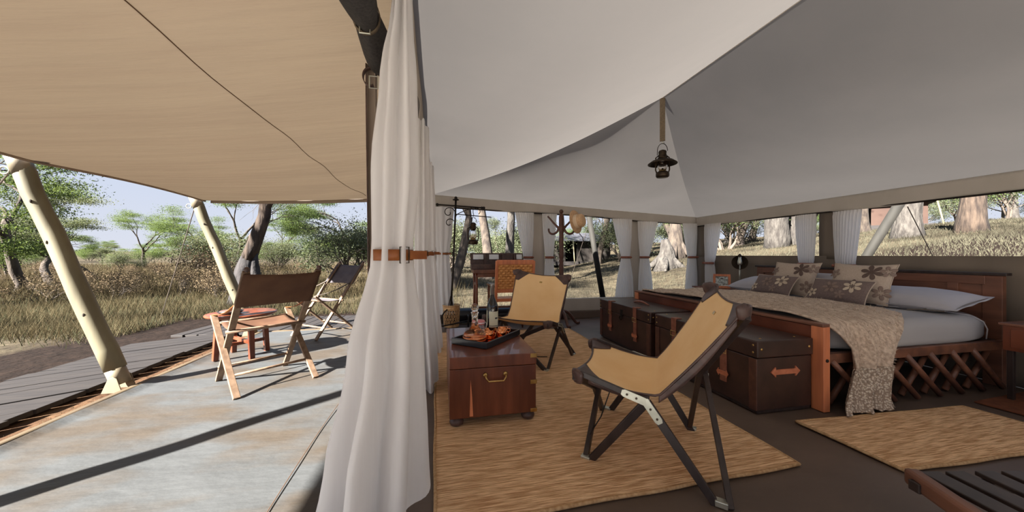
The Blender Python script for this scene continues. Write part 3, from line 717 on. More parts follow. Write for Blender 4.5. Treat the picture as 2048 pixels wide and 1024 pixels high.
obj('label_back', G().grid(lambda u, v: (.0402*math.cos(aim-1.75+(u-.5)*.7), .0402*math.sin(aim-1.75+(u-.5)*.7), .05+.10*v), 8, 2), 'label', t, smooth=True)
def cup(x, y, label, s=1):
    p = trayp(x, y, .0135); t = thing('copper_cup', label, 'cup', tuple(p), 0, 'copper cups on the tray')
    obj('bowl', G().lathe([(.024*s, 0), (.030*s, .004), (.036*s, .03), (.038*s, .052), (.0365*s, .052), (.034*s, .03), (.026*s, .008), (.002, .006)], n=22), 'copper', t, smooth=True)
    obj('handle', G().tube([(.036*s, 0, .042), (.055*s, 0, .04), (.056*s, 0, .02), (.034*s, 0, .014)], .0035, 6), 'copper', t, smooth=True)
cup(.06, -.085, 'copper cup on the tray closest to its long front edge', 1)
cup(.145, -.05, 'copper cup on the tray in front of the wine bottle', 1.05)
cup(-.03, -.03, 'copper cup on the tray directly beside the decanter', .95)
t = thing('copper_bowl', 'shallow copper bowl at the rear end of the tray', 'bowl', tuple(trayp(.185, -.035+.0, .0135)))
t.location = tuple(trayp(.075, .03, .0135))
obj('basin', G().lathe([(.03, 0), (.05, .01), (.062, .04), (.066, .046), (.060, .042), (.046, .014), (.004, .008)], n=28), 'copper', t, smooth=True)
obj('foot_ring', G().tube([(.032*math.cos(a), .032*math.sin(a), .003) for a in np.linspace(0, 2*PI, 20)[:-1]], .003, 6, True), 'copper', t, smooth=True)

# ------------------------------------------------------------------ leather and canvas sling chairs
def sling_chair():
    O = Vector((1.165, 1.735, 0))
    t = thing('sling_chair', 'mustard canvas sling chair with dark folding legs in the right foreground', 'chair', tuple(O), 0, 'mustard sling chairs')
    V = Vector
    A, B, C_, D = V((.78, 1.69, 0)), V((1.19, 1.28, 0)), V((1.53, 1.83, 0)), V((1.17, 2.2, 0))
    FN, FF, BF, BN = V((.70, 1.70, .485)), V((1.07, 2.27, .50)), V((1.65, 1.80, .925)), V((1.34, 1.26, .875))
    JN, JF = V((.985, 1.485, .385)), V((1.35, 2.015, .405))
    def leg(a, b, nm='leg'): obj(nm, G().bar(a, b, .040, .024, V((.55, .83, 0)), .92), 'dark_wood', t, bevel=.003, world=True)
    leg(A, JN); leg(B, JN); leg(C_, JF); leg(D, JF)
    jr = V((1.36, 1.555, .47)); jf = V((.955, 1.96, .28))
    def leg2(a, j, b, off): 
        o_ = V((off*.74, -off*.67, 0))
        obj('leg', G().bar(a+o_, j+o_, .038, .026, V((.55, -.45, 0))), 'dark_wood', t, bevel=.003, world=True)
        obj('upright', G().bar(j+o_, b, .036, .025, V((.55, -.45, 0))), 'dark_wood', t, bevel=.003, world=True)
    leg2(B+V((.03, -.03, 0)), jr, BF-V((0, 0, .05)), .014); leg2(C_+V((.02, .03, 0)), jr, BN-V((0, 0, .05)), -.014)
    leg2(A+V((-.03, .02, 0)), jf, FF-V((0, 0, .03)), .014); leg2(D+V((-.03, .02, 0)), jf, FN-V((0, 0, .03)), -.014)
    for j, nn in ((jr, V((.79, -.61, 0))), (jf, V((.79, -.61, 0)))):
        obj('pivot', G().tube([j-nn*.03, j+nn*.03], .008, 8), 'steel', t, world=True)
    def plate(j, a, b, nn):
        nn = nn.normalized(); da = (a-j).normalized(); db = (b-j).normalized()
        pl = G()
        for d_, L in ((da, .115), (db, .105)):
            w_ = nn.cross(d_).normalized(); R = Matrix((w_, d_, w_.cross(d_))).transposed()
            pts = [(-.019, -.012), (.019, -.012), (.019, L-.01), (.012, L+.004), (-.012, L+.004), (-.019, L-.01)]
            pl.poly(pts, .004, R, j+nn*.014)
        o_ = obj('bracket', pl, 'steel', t, bevel=.001, world=True)
        for d_, L in ((da, .09), (da, .045), (db, .035), (db, .085)):
            c = j+d_*L+nn*.017
            obj('rivet', G().tube([c, c+nn*.004], .0055, 8), 'lantern', o_, world=True)
    nN = V((-.71, -.71, .1))
    plate(JN, lerp(JN, FN, .5)+V((0, 0, -.0)), B, nN); plate(JF, lerp(JF, FF, .5), C_, -nN)
    obj('side_rail', G().bar(JN, lerp(JN, FN, .92), .030, .018, nN), 'dark_wood', t, bevel=.003, world=True)
    obj('side_rail', G().bar(JF, lerp(JF, FF, .92), .030, .018, nN), 'dark_wood', t, bevel=.003, world=True)
    for a, b in ((A, V((-.03, .02, 0))), (B, V((.03, -.03, 0))), (C_, V((.02, .03, 0))), (D, V((-.03, .02, 0)))):
        obj('foot_hinge', G().box(a+b*.5+V((0, 0, .014)), (.05, .036, .026), rotm(rz=-PI/4)), 'steel', t, bevel=.003, world=True)
    obj('brace_wire', G().tube([A+V((0, 0, .14)), lerp(A, D, .5)+V((0, 0, .10)), D+V((0, 0, .14))], .004, 6), 'iron', t, world=True)
    # the sling: rows along t (front, crease, back), s from near to far
    up = V((0, 0, 1))
    KN, KF = JN+V((.045, -.03, .02)), JF+V((.045, -.03, .02))
    def S(s, q):
        def edge(F_, K, B_):
            if q < .4:
                u = q/.4; p = F_.lerp(K, u); p = p-up*(.020*math.sin(PI*u))
            else:
                u = (q-.4)/.6; p = K.lerp(B_, u); p = p-up*(.016*math.sin(PI*u))
            # round the crease
            r = max(0, 1-abs(q-.4)/.12); p = p+up*.006*r*r
            return p
        a, b = edge(FN, KN, BN), edge(FF, KF, BF); p = a.lerp(b, s)
        c = math.sin(PI*s)
        sag = .045 if q < .4 else .03
        p = p-up*sag*c*(.55+.45*math.sin(PI*cl(q)))
        if q < .12: p = p+V((.79, -.61, 0))*.04*c*(1-q/.12)          # scooped front edge
        if q > .86: p = p-V((.45, -.36, .8))*.022*c*((q-.86)/.14)**1.3     # scooped top edge
        mid = abs(q-.5)/.5                                                # waist the sides in a little
        ctr = a.lerp(b, .5); p = p+(ctr-p)*.10*(1-mid)*abs(2*s-1)
        return p
    obj('sling', G().grid(lambda u, v: S(u, v), 30, 50), 'mustard', t, smooth=True, solid=.004, world=True)
    for s in (0, 1):
        obj('edge_binding', G().tube([S(s, v) for v in np.linspace(0, 1, 40)], .006, 6), 'dark_leather', t, smooth=True, world=True)
    obj('edge_binding', G().tube([S(u, 0) for u in np.linspace(0, 1, 24)], .006, 6), 'dark_leather', t, smooth=True, world=True)
    obj('edge_binding', G().tube([S(u, 1) for u in np.linspace(0, 1, 24)], .006, 6), 'dark_leather', t, smooth=True, world=True)
    # side flap of dark cloth hanging below the near and far edge of the back
    for s in (0, 1):
        nn = nN if s == 0 else -nN
        obj('side_flap', G().grid(lambda u, v: S(s, lerp(.40, .93, u))-up*(.062*v*(.55+.45*math.sin(PI*u)))+nn*.002*v, 24, 3), 'dark_leather', t, smooth=True, solid=.003, world=True)
        obj('side_flap', G().grid(lambda u, v: S(s, lerp(.07, .36, u))-up*(.034*v)+nn*.002*v, 12, 2), 'dark_leather', t, smooth=True, solid=.003, world=True)
    # leather corner pockets: cap over the corner plus a hanging pouch behind it
    ctr = (FN+FF+BF+BN)/4
    for s, q in ((0, 0), (1, 0), (0, 1), (1, 1)):
        def pk(u, v):
            ss = u*.27*(1-.75*v); qq = v*.125
            p = S(ss if s == 0 else 1-ss, qq if q == 0 else 1-qq); return p+up*.005
        tri = G().grid(lambda u, v: pk(u, v), 8, 8)
        pc = obj('corner_pocket', tri, 'dark_leather', t, smooth=True, solid=.004, world=True)
        c0 = S(s, q); outw = V((c0.x-ctr.x, c0.y-ctr.y, 0)).normalized(); sd = V((-outw.y, outw.x, 0))
        def pouch(u, v):
            th = PI*2*u; w_ = lerp(.070, .050, v) if q == 1 else lerp(.062, .045, v)
            rr = .022*(1-.2*v)
            endk = math.sqrt(max(0, 1-(2*v-1)**4))
            return c0-outw*.018+sd*w_*math.cos(th)*endk*(.9)+outw*rr*math.sin(th)*endk+up*(.010-v*.082)
        obj('pouch', G().grid(pouch, 20, 8), 'dark_leather', pc, smooth=True, world=True)
    a = S(.5, .90); b = S(.5, .93); nb = (b-a).normalized(); w_ = (BF-BN).normalized(); n_ = w_.cross(nb).normalized()
    for sg in (1,):
        obj('badge', G().box(S(.5, .90)+n_*(.004 if n_.z > 0 else -.004), (.030, .018, .004), Matrix((w_, nb, n_)).transposed()), 'brass', t, bevel=.001, world=True)
    return t, A, O
sc1, A1, O1 = sling_chair()
off = Matrix.Rotation(math.radians(89), 3, 'Z') @ (O1-A1)
dup(sc1, tuple(Vector((.99, 3.07, 0))+off), math.radians(89), 'mustard canvas sling chair facing the camera behind the campaign chest')

# ------------------------------------------------------------------ trunks at the foot of the bed
def trunk(yc, label, first=None):
    L, Dp, Hh = 1.13, .48, .51
    if first: return dup(first, (2.365, yc, 0), 0, label)
    t = thing('storage_trunk', label, 'trunk', (2.365, yc, 0), 0, 'leather trunks at the foot of the bed')
    fx = -Dp/2
    obj('body', G().box((0, 0, .205), (Dp-.012, L-.012, .36)), 'trunk', t, bevel=.006)
    obj('base', G().box((0, 0, .02), (Dp-.02, L-.02, .032)), 'dark_wood', t, bevel=.004)
    obj('lid', G().box((0, 0, .449), (Dp+.004, L+.004, .118)), 'trunk', t, bevel=.009)
    for sy in (-1, 1):
        obj('edge_strip', G().box((fx+.002, sy*(L/2-.035), .205), (.010, .058, .355)), 'trunk_edge', t, bevel=.002)
        st = obj('strap', G().box((fx-.004, sy*.28, .455), (.010, .062, .125)).box((fx+.025, sy*.28, .513), (.07, .062, .008)), 'strap_red', t, bevel=.003)
        obj('strap', G().box((fx+.001, sy*.28, .27), (.012, .058, .27)), 'strap_red', t, bevel=.003)
        bk = obj('buckle', G().tube([(fx-.010, sy*.28+a, .375+b) for a, b in ((-.034, -.022), (.034, -.022), (.034, .022), (-.034, .022))], .004, 6, True), 'brass', st)
        obj('strap_tip', G().poly([(-.055, 0), (-.035, .03), (-.035, .016), (.035, .016), (.035, .03), (.055, 0), (.035, -.03), (.035, -.016), (-.035, -.016), (-.035, -.03)], .007, Matrix(((0, 0, 1), (1, 0, 0), (0, 1, 0))), (fx-.009, sy*.28, .20)), 'arrow', st, bevel=.001)
    for sy in (-1, 1):         # arrow-ended handle straps on the short ends
        R = Matrix(((1, 0, 0), (0, 0, 1), (0, 1, 0)))
        obj('handle', G().poly([(-.125, 0), (-.085, .036), (-.085, .018), (.085, .018), (.085, .036), (.125, 0), (.085, -.036), (.085, -.018), (-.085, -.018), (-.085, -.036)], .012, R, (0, sy*(L/2-.001), .285)), 'arrow', t, bevel=.003, label='tan arrow-ended leather handle')
        for sx in (-1, 1): obj('stud', G().ball((sx*(Dp/2-.035), sy*(L/2+.002), .45), .010, 10, 6, (1, .5, 1)), 'brass', t, smooth=True)
        for z in (.475, .425): obj('stud', G().ball((fx-.002, sy*(L/2-.03), z-.0), .008, 10, 6, (.5, 1, 1)), 'brass', t, smooth=True)
        for x in (-.15, .15): obj('stud', G().ball((x, sy*(L/2-.06), .508), .008, 10, 6, (1, 1, .5)), 'brass', t, smooth=True)
    lk = obj('lock_plate', G().box((fx-.002, 0, .41), (.012, .05, .075)), 'iron', t, bevel=.003)
    obj('lock_ring', G().tube([(fx-.016, .024*math.cos(a), .35+.026*math.sin(a)) for a in np.linspace(0, 2*PI, 16)[:-1]], .006, 6, True), 'iron', lk, smooth=True)
    hs = [(.02, -.16+.32*k/10, .512+.022*math.sin(PI*k/10)) for k in range(11)]
    obj('lid_handle', G().tube(hs, [.006+.010*math.sin(PI*k/10) for k in range(11)], 8), 'strap_red', t, smooth=True)
    return t
tr1 = trunk(2.495, 'dark brown leather trunk with arrow-shaped handle nearer the camera, behind the front sling chair')
trunk(3.705, 'dark brown leather trunk with two red straps, farther, below the windows', tr1)

# ------------------------------------------------------------------ bed
t = thing('bed', 'dark wooden bed frame with panelled headboard, footboard and lattice dowel base', 'bed', (3.6, 3.05, 0))
BY0, BY1 = 1.87, 4.22
fb = obj('footboard', G().box((2.645, (BY0+BY1)/2, .40), (.035, BY1-BY0-.12, .38)), 'red_wood', t, bevel=.004, world=True)
obj('top_rail', G().box((2.645, (BY0+BY1)/2, .605), (.065, BY1-BY0, .022)), 'mid_wood', fb, bevel=.005, world=True)
for y in (BY0+.04, BY1-.04):
    obj('foot_post', G().box((2.645, y, .297), (.058, .085, .594)), 'light_red_wood', t, bevel=.004, world=True)
obj('bolt', G().lathe([(.012, 0), (.011, .006), (.004, .009)], (2.645, BY0-.002, .36), 12, rotm(rx=PI/2)), 'iron', t, smooth=True, world=True)
hb = obj('headboard', G().box((4.60, 3.04, .60), (.03, 2.16, .56)), 'mid_wood', t, bevel=.004, world=True)
for y in (1.92+.055, 4.16-.055):
    obj('head_post', G().box((4.60, y, .462), (.05, .11, .925)), 'mid_wood', t, bevel=.004, world=True)
for z_, h_ in ((.885, .075), (.52, .05)): obj('rail', G().box((4.59, 3.04, z_), (.045, 2.06, h_)), 'mid_wood', hb, bevel=.004, world=True)
obj('top_rail', G().box((4.60, 3.04, .938), (.072, 2.29, .024)), 'dark_wood', hb, bevel=.004, world=True)
for y in np.linspace(2.2, 3.88, 4): obj('stile', G().box((4.588, y, .70), (.042, .07, .32)), 'mid_wood', hb, bevel=.004, world=True)
for y in (1.905, 4.17):
    obj('side_rail', G().box((3.62, y, .365), (1.92, .045, .07)), 'mid_wood', t, bevel=.005, world=True)
    for x in np.arange(2.72, 4.3, .238):
        obj('dowel', G().tube([(x, y-.012, .35), (x+.36, y-.012, .018)], .0205, 10), 'mid_wood', t, smooth=True, world=True)
        if y < 3: obj('dowel', G().tube([(x+.36, y+.05, .35), (x+.06, y+.05, .018)], .0205, 10), 'mid_wood', t, smooth=True, world=True)
obj('slat_base', G().box((3.62, 3.04, .385), (1.86, 2.2, .02)), 'dark_wood', t, world=True)
# mattress with tucked sheet
def rounded(x0, x1, y0, y1, z0, z1, r, n=44, crown=.02):
    g = G(); prof = []
    for k in range(5): a = -PI/2+PI/2*k/4; prof.append((r*.6*(1-math.cos(a)), z0+r*.6*(1+math.sin(a))))
    for k in range(8): a = PI/2*k/7; prof.append((r*(1-math.cos(a)), z1-r+r*math.sin(a)))
    for k in range(1, 11): prof.append((r+k*.09, z1+crown*sm(k/10)))
    cx, cy = (x0+x1)/2, (y0+y1)/2; vs = []; m_ = 4*n
    for ins, z in prof:
        hx, hy = max(.01, (x1-x0)/2-ins), max(.01, (y1-y0)/2-ins); rr = max(.005, min(.10, hx, hy))
        for k in range(m_):
            th = 2*PI*(k+.5)/m_; c, s = math.cos(th), math.sin(th); e = 2/7.0
            vs.append((cx+hx*math.copysign(abs(c)**e, c), cy+hy*math.copysign(abs(s)**e, s), z+.003*math.sin(7*th+z*9)))
    fs = [(j*m_+i, j*m_+(i+1) % m_, (j+1)*m_+(i+1) % m_, (j+1)*m_+i) for j in range(len(prof)-1) for i in range(m_)]
    fs.append(tuple((len(prof)-1)*m_+i for i in range(m_)))
    return g.add(vs, fs)
t = thing('mattress', 'thick mattress tucked into white ribbed sheets on the wooden bed', 'mattress', (3.6, 3.05, .397))
obj('sheet', rounded(2.68, 4.57, 1.895, 4.185, .397, .605, .085), 'white', t, smooth=True, world=True)
pp = [(4.30, 1.887+.10*0, .42+.0*k) for k in range(1)]
obj('piping', G().tube([(4.33, 1.899, .42), (4.33, 1.893, .50), (4.31, 1.905, .56), (4.28, 1.96, .602), (4.22, 2.08, .617), (4.12, 2.25, .624), (4.02, 2.42, .628)], .0045, 6), 'pillow', t, smooth=True, world=True)

# throw blanket across the foot of the bed
def throw(u, v):
    # v: 0 far edge over bed .. top .. drape to the floor at the near side
    path = [(4.19, .44, 2.68, 3.60), (4.195, .56, 2.68, 3.66), (4.12, .622, 2.675, 3.70), (3.2, .645, 2.672, 3.74), (2.2, .638, 2.672, 3.70), (2.0, .628, 2.672, 3.58),
            (1.91, .60, 2.69, 3.44), (1.865, .54, 2.73, 3.36), (1.845, .44, 2.80, 3.27), (1.825, .32, 2.80, 3.20), (1.815, .18, 2.74, 3.16), (1.80, .07, 2.68, 3.13), (1.775, .016, 2.66, 3.13)]
    L = [0]
    for p, q in zip(path, path[1:]): L.append(L[-1]+math.hypot(p[0]-q[0], p[1]-q[1]))
    d = v*L[-1]
    for i in range(len(L)-1):
        if d <= L[i+1]+1e-9:
            t_ = (d-L[i])/(L[i+1]-L[i]); y, z, xa, xb = [lerp(path[i][k], path[i+1][k], t_) for k in range(4)]; break
    x = lerp(xa, xb, u)
    hang = cl((1.93-y)/.08) if y < 2.2 else 0
    y -= hang*(.020*math.sin(u*17+1)+.012*math.sin(u*31+z*4))
    z += (1-hang)*(.010*wig(x, y, 6)+.008*math.sin(x*22)*cl((y-2)/.3))+.006
    if u < .03 and not hang: z += .004
    # the foot side hangs a little over the footboard rail
    if u < .06 and y > 1.9: z -= .0
    return (x, y, max(z, .014))
t = thing('throw_blanket', 'shaggy beige wool throw across the bed foot with crochet border draped to the floor', 'blanket', (3.1, 1.8, .014))
VV = .905
obj('wool', G().grid(lambda u, v: throw(u, v*VV), 50, 150), 'throw', t, smooth=True, solid=.016, world=True)
obj('crochet_border', G().grid(lambda u, v: (lambda p: (p[0]-.012+.024*u, p[1]-.006, p[2]+(.010*abs(math.sin(u*9*PI)) if v > .97 else 0)))(throw(u, VV+v*(1-VV))), 54, 20), 'throw_trim', t, smooth=True, solid=.014, world=True)
obj('stitched_cord', G().tube([(lambda p: (p[0], p[1]-.012, p[2]))(throw(u, VV)) for u in np.linspace(0, 1, 30)], .006, 6), 'throw_trim', t, smooth=True, world=True)
# wool tufts standing off the nap: past counting
rr = np.random.RandomState(4); g = G()
for _ in range(5200):
    u, v = rr.rand(), rr.rand()*VV
    v = .45+v*.5 if rr.rand() < .5 else v
    v = min(v, VV)
    p = Vector(throw(u, v)); q = Vector(throw(min(1, u+.01), v)); s_ = Vector(throw(u, min(1, v+.004)))
    n_ = (s_-p).cross(q-p)
    if n_.length < 1e-9: continue
    n_.normalize()
    if n_.z < -.2 or (p.y < 1.9 and n_.y > 0): n_ = -n_
    d_ = (n_*.6+Vector(tuple(rr.randn(3)*.6))).normalized()*(.014+.016*rr.rand()); p = p+n_*.007
    w_ = Vector((rr.randn(), rr.randn(), rr.randn())).normalized()*.0022
    g.add([p-w_, p+w_, p+d_], [(0, 1, 2)])
obj('nap', g, 'throw', t, world=True, kind='stuff')
t = tag(obj('twig_sprig', G().tube([(3.86, 2.12, .640), (3.93, 2.07, .646), (4.0, 2.0, .640), (4.02, 1.98, .640)], .005, 6).tube([(3.93, 2.07, .646), (3.97, 2.06, .650)], .004, 5), 'twig'), 'small dry twig lying on the white sheet beside the throw', 'twig')

# ------------------------------------------------------------------ pillows and cushions
def cushion_surface(W_, H_, T, side, pinch=.06, seed=0):
    def fn(u, v):
        a, b = 2*u-1, 2*v-1
        k = max(0., (1-abs(a)**2.6))*max(0., (1-abs(b)**2.6)); th = T*k**.55
        x = W_/2*a*(1-pinch*(1-b*b)*abs(a)**3); y = H_/2*b*(1-pinch*1.2*(1-a*a)*abs(b)**3)
        wz = .004*wig(a*3+seed, b*3, 1.6)*k
        return (x, y, side*(th/2)+wz)
    return fn
def cushion(name, label, cat, loc, width, height, T, tilt, yaw, mname, group, flowers=(), pinch=.06, flange=0, roll=0, welt=None):
    """local cushion plane xy with +z the front; stood up by tilt (90 deg = upright)"""
    root = thing(name, label, cat, loc, 0, group)
    R = rotm(rz=yaw) @ rotm(rx=tilt) @ rotm(rz=roll)
    lift = Vector((0, 0, 0))
    sd = hash(label) % 7
    sd = len(label) % 7
    def tr(p, dz=0):
        q = R @ Vector((p[0], p[1]+height/2, p[2]+dz)); return q
    f = cushion_surface(width, height, T, 1, pinch, sd); bk = cushion_surface(width, height, T, -1, pinch, sd)
    g = G().grid(lambda u, v: tr(f(u, v)), 24, 20); g.grid(lambda u, v: tr(bk(u, v)), 24, 20, True)
    body = obj('cover', g, mname, root, smooth=True)
    if flange:
        def fl(u, v):
            a = 2*PI*u; c, s = math.cos(a), math.sin(a); m = max(abs(c), abs(s)); x, y = c/m, s/m
            k = 1+flange*v; return tr((width/2*x*k, height/2*y*k, .004*math.sin(a*9)*v))
        obj('flange', G().grid(fl, 64, 2), mname, root, smooth=True, solid=.004)
    if welt:
        pts = [f(u, 0) for u in np.linspace(0, 1, 16)]+[f(1, v) for v in np.linspace(0, 1, 16)][1:]+[f(u, 1) for u in np.linspace(1, 0, 16)][1:]+[f(0, v) for v in np.linspace(1, 0, 16)][1:-1]
        obj('piping', G().tube([tr((p[0], p[1], 0)) for p in pts], .005, 6, True), welt, root, smooth=True)
    for fx, fy, fr, m_, rot_, n_, ring in flowers:
        g = G(); seg = n_*8
        def surf(x, y, dz):
            u, v = cl(x/width+.5, .01, .99), cl(y/height+.5, .01, .99); p = f(u, v); return tr((x, y, p[2]), dz)
        def rad(a): return .22+.78*abs(math.sin(n_*a/2))**.7
        rings = 4
        for k in range(rings+1):
            for i in range(seg):
                a = 2*PI*i/seg; lo_ = .0 if not ring else .34
                r = fr*rad(a)*lerp(lo_, 1, k/rings); g.v.append(tuple(surf(fx+r*math.cos(a+rot_), fy+r*math.sin(a+rot_), .003+.002*math.sin(PI*k/rings))))
        for k in range(rings):
            for i in range(seg): g.f.append((k*seg+i, k*seg+(i+1) % seg, (k+1)*seg+(i+1) % seg, (k+1)*seg+i))
        fl_ = obj('flower', g, m_, body, smooth=True)
        if ring:
            pass
    return root
deg = math.radians
# upright pillows lean on the headboard: yaw -90 deg turns the front (+z after tilt) towards -X
YW = -PI/2
PG = 'white sleeping pillows'
cushion('pillow', 'plump white pillow with flanged edge lying at the right end of the headboard', 'pillow', (4.05, 2.36, .655), .84, .44, .18, deg(12), YW, 'pillow', PG, pinch=.06, flange=.04)
cushion('pillow', 'white pillow at the left end of the headboard beside the bedside lamp', 'pillow', (4.0, 3.72, .655), .80, .46, .17, deg(14), YW, 'pillow', PG, pinch=.05)
cushion('pillow', 'white pillow standing between the two beige flowered cushions', 'pillow', (4.20, 2.98, .63), .62, .30, .13, deg(62), YW, 'pillow', PG, pinch=.04)
LF = [(.10, .10, .085, 'fl_dark', .3, 6, 0), (-.02, -.06, .075, 'fl_dark', .9, 6, 0), (.21, .12, .06, 'fl_mid', 0, 5, 1), (-.20, .08, .055, 'fl_mid', .4, 5, 1), (.20, -.10, .07, 'fl_mid', .2, 6, 1), (-.2, -.12, .06, 'fl_dark', .5, 5, 0)]
cushion('flowered_cushion', 'square beige cushion with brown flowers, on the left side of the bed', 'cushion', (4.02, 3.26, .625), .50, .42, .13, deg(66), YW+.05, 'cushion_light', 'beige flowered cushions', LF, .08, roll=0, welt='cushion_light')
cushion('flowered_cushion', 'square beige cushion with brown flowers, on the right side of the bed', 'cushion', (4.02, 2.60, .625), .50, .42, .13, deg(66), YW+.08, 'cushion_light', 'beige flowered cushions', LF, .08, roll=0, welt='cushion_light')
DF = [(.13, .035, .075, 'fl_light', .2, 6, 1), (-.04, .01, .07, 'fl_mid', .6, 6, 1), (-.19, -.06, .05, 'fl_light', .1, 5, 1), (.06, -.07, .045, 'fl_mid', .9, 5, 0)]
cushion('taupe_cushion', 'oblong taupe cushion with cream flowers, lying in front of the left beige cushion', 'cushion', (3.86, 3.37, .628), .52, .27, .11, deg(56), YW-.04, 'cushion_dark', 'taupe flowered cushions', DF, .07, welt='cushion_light')
cushion('taupe_cushion', 'oblong taupe cushion with cream flowers, lying in front of the right beige cushion', 'cushion', (3.86, 2.68, .628), .52, .27, .11, deg(54), YW+.05, 'cushion_dark', 'taupe flowered cushions', DF, .07, welt='cushion_light')

# ------------------------------------------------------------------ bedside pieces
t = thing('bedside_cabinet', 'red-brown bedside cabinet at the right picture edge by the headboard', 'cabinet', (4.42, 1.50, 0))
obj('case', G().box((0, 0, .475), (.46, .52, .19)), 'red_wood', t, bevel=.004)
obj('top', G().box((0, 0, .578), (.49, .55, .018)), 'mid_wood', t, bevel=.003)
dr = obj('drawer', G().box((-.232, 0, .475), (.012, .44, .14)), 'red_wood', t, bevel=.003)
obj('knob', G().ball((-.25, 0, .475), .014, 10, 8), 'brass', dr, smooth=True)
for sx in (-1, 1):
    for sy in (-1, 1): obj('leg', G().bar((sx*.20, sy*.23, 0), (sx*.20, sy*.23, .385), .03, .03), 'dark_wood', t, bevel=.002)
t = thing('bedside_table', 'low wooden bedside table beyond the bed under the lamp and picture frame', 'table', (4.38, 4.62, 0))
obj('top', G().box((0, 0, .575), (.50, .66, .022)), 'red_wood', t, bevel=.003)
for sx in (-1, 1):
    for sy in (-1, 1): obj('leg', G().bar((sx*.21, sy*.28, 0), (sx*.21, sy*.28, .565), .035, .035), 'dark_wood', t, bevel=.002)
t = thing('picture_frame', 'small wooden framed photograph standing on the bedside table beyond the bed', 'picture frame', (4.27, 4.48, .586), -.78)
tl = rotm(rx=-.22)
for c, d_ in (((0, 0, .018), (.23, .018, .034)), ((0, 0, .202), (.23, .018, .034)), ((-.1, 0, .11), (.034, .018, .15)), ((.1, 0, .11), (.034, .018, .15))):
    obj('frame_bar', G().box(tl @ Vector(c), d_, tl), 'light_red_wood', t, bevel=.002)
obj('picture', G().box(tl @ Vector((0, .004, .11)), (.17, .006, .155), tl), 'photo', t)
obj('mount', G().box(tl @ Vector((0, .009, .11)), (.20, .004, .19), tl), 'paper', t)
obj('stand', G().bar((0, .03, .15), (0, .095, .005), .04, .006), 'dark_wood', t)
t = thing('bedside_lamp', 'oil lamp with round brass reflector on the bedside table beyond the bed', 'lamp', (4.50, 4.38, .586))
obj('base', G().lathe([(.055, 0), (.058, .012), (.03, .03), (.014, .05)], n=20), 'lantern', t, smooth=True)
obj('stem', G().tube([(0, 0, .04), (0, 0, .36)], .010, 10), 'steel', t, smooth=True)
Rr = Matrix.Rotation(math.radians(-100), 3, Vector((.7, -.7, 0)))
to = Vector((-4.5, -4.38, .25)).normalized(); sx_ = to.cross(Vector((0, 0, 1))).normalized(); sy_ = sx_.cross(to)
Rr = Matrix((sx_, sy_, to)).transposed()
obj('reflector', G().lathe([(.03, -.03), (.075, -.018), (.105, .004), (.108, .008), (.104, .006), (.075, -.010), (.03, -.022), (.002, -.026)], (0, 0, .40), 26, Rr), 'lantern', t, smooth=True)
gl = obj('chimney', G().lathe([(.024, .36), (.032, .385), (.03, .42), (.02, .46), (.018, .49)], Vector((0, 0, 0))+to*.05, 16), 'steel', t, smooth=True)
obj('cap', G().lathe([(.02, .485), (.034, .495), (.02, .515), (.008, .53)], to*.05, 14), 'lantern', gl, smooth=True)

# ------------------------------------------------------------------ coat stand and hat
t = thing('coat_stand', 'turned dark wooden coat stand with curved hooks by the back window', 'coat stand', (1.87, 5.08, 0), -.35)
obj('post', G().lathe([(.034, .10), (.034, .5), (.027, .53), (.036, .56), (.036, .95), (.029, .97), (.036, 1.0), (.034, 1.02), (.026, 1.03), (.033, 1.05), (.036, 1.1), (.034, 1.45), (.038, 1.5), (.038, 1.70), (.03, 1.74), (.018, 1.755)], n=18), 'trunk_edge', t, smooth=True)
obj('finial', G().ball((0, 0, 1.785), .034, 14, 10), 'trunk_edge', t, smooth=True)
for a in (PI-.1, .15):
    c, s = math.cos(a), math.sin(a)
    pts = [(c*r, s*r, z) for r, z in ((.03, 1.48), (.10, 1.50), (.135, 1.53), (.12, 1.60), (.13, 1.64), (.19, 1.70), (.225, 1.745))]
    def crv(pts, n=5):
        o_ = []
        for i in range(len(pts)-1):
            p0, p1, p2, p3 = [Vector(pts[cl(i+k, 0, len(pts)-1)]) for k in (-1, 0, 1, 2)]
            for j in range(n):
                t_ = j/n; o_.append(.5*((2*p1)+(p2-p0)*t_+(2*p0-5*p1+4*p2-p3)*t_*t_+(3*p1-p0-3*p2+p3)*t_**3))
        return o_+[Vector(pts[-1])]
    up_ = crv([(c*r, s*r, z) for r, z in ((.03, 1.50), (.075, 1.56), (.115, 1.60), (.17, 1.665), (.215, 1.715))])
    dn_ = crv([(c*r, s*r, z) for r, z in ((.03, 1.55), (.065, 1.47), (.115, 1.435), (.165, 1.44), (.195, 1.475), (.20, 1.52))])
    hk = obj('hook', G().tube(up_, [lerp(.020, .013, i/(len(up_)-1)) for i in range(len(up_))], 10), 'trunk_edge', t, smooth=True)
    obj('lower_hook', G().tube(dn_, [lerp(.020, .014, i/(len(dn_)-1)) for i in range(len(dn_))], 10), 'trunk_edge', hk, smooth=True)
for a in (0, PI/2, PI, -PI/2):
    c, s = math.cos(a+.4), math.sin(a+.4)
    obj('foot', G().tube(crv([(c*r, s*r, z) for r, z in ((.02, .22), (.10, .20), (.18, .12), (.25, .03), (.31, .025))]), .024, 10), 'trunk_edge', t, smooth=True)
t = thing('straw_hat', 'straw hat with a cream ribbon hanging on the coat stand', 'hat', (2.04, 4.92, 1.61)); t.scale = (1.22,)*3
nh = Vector((.60, -.76, .16)).normalized(); hx_ = nh.cross(Vector((0, 0, 1))).normalized(); hy_ = hx_.cross(nh); RH = Matrix((hx_, hy_, nh)).transposed()
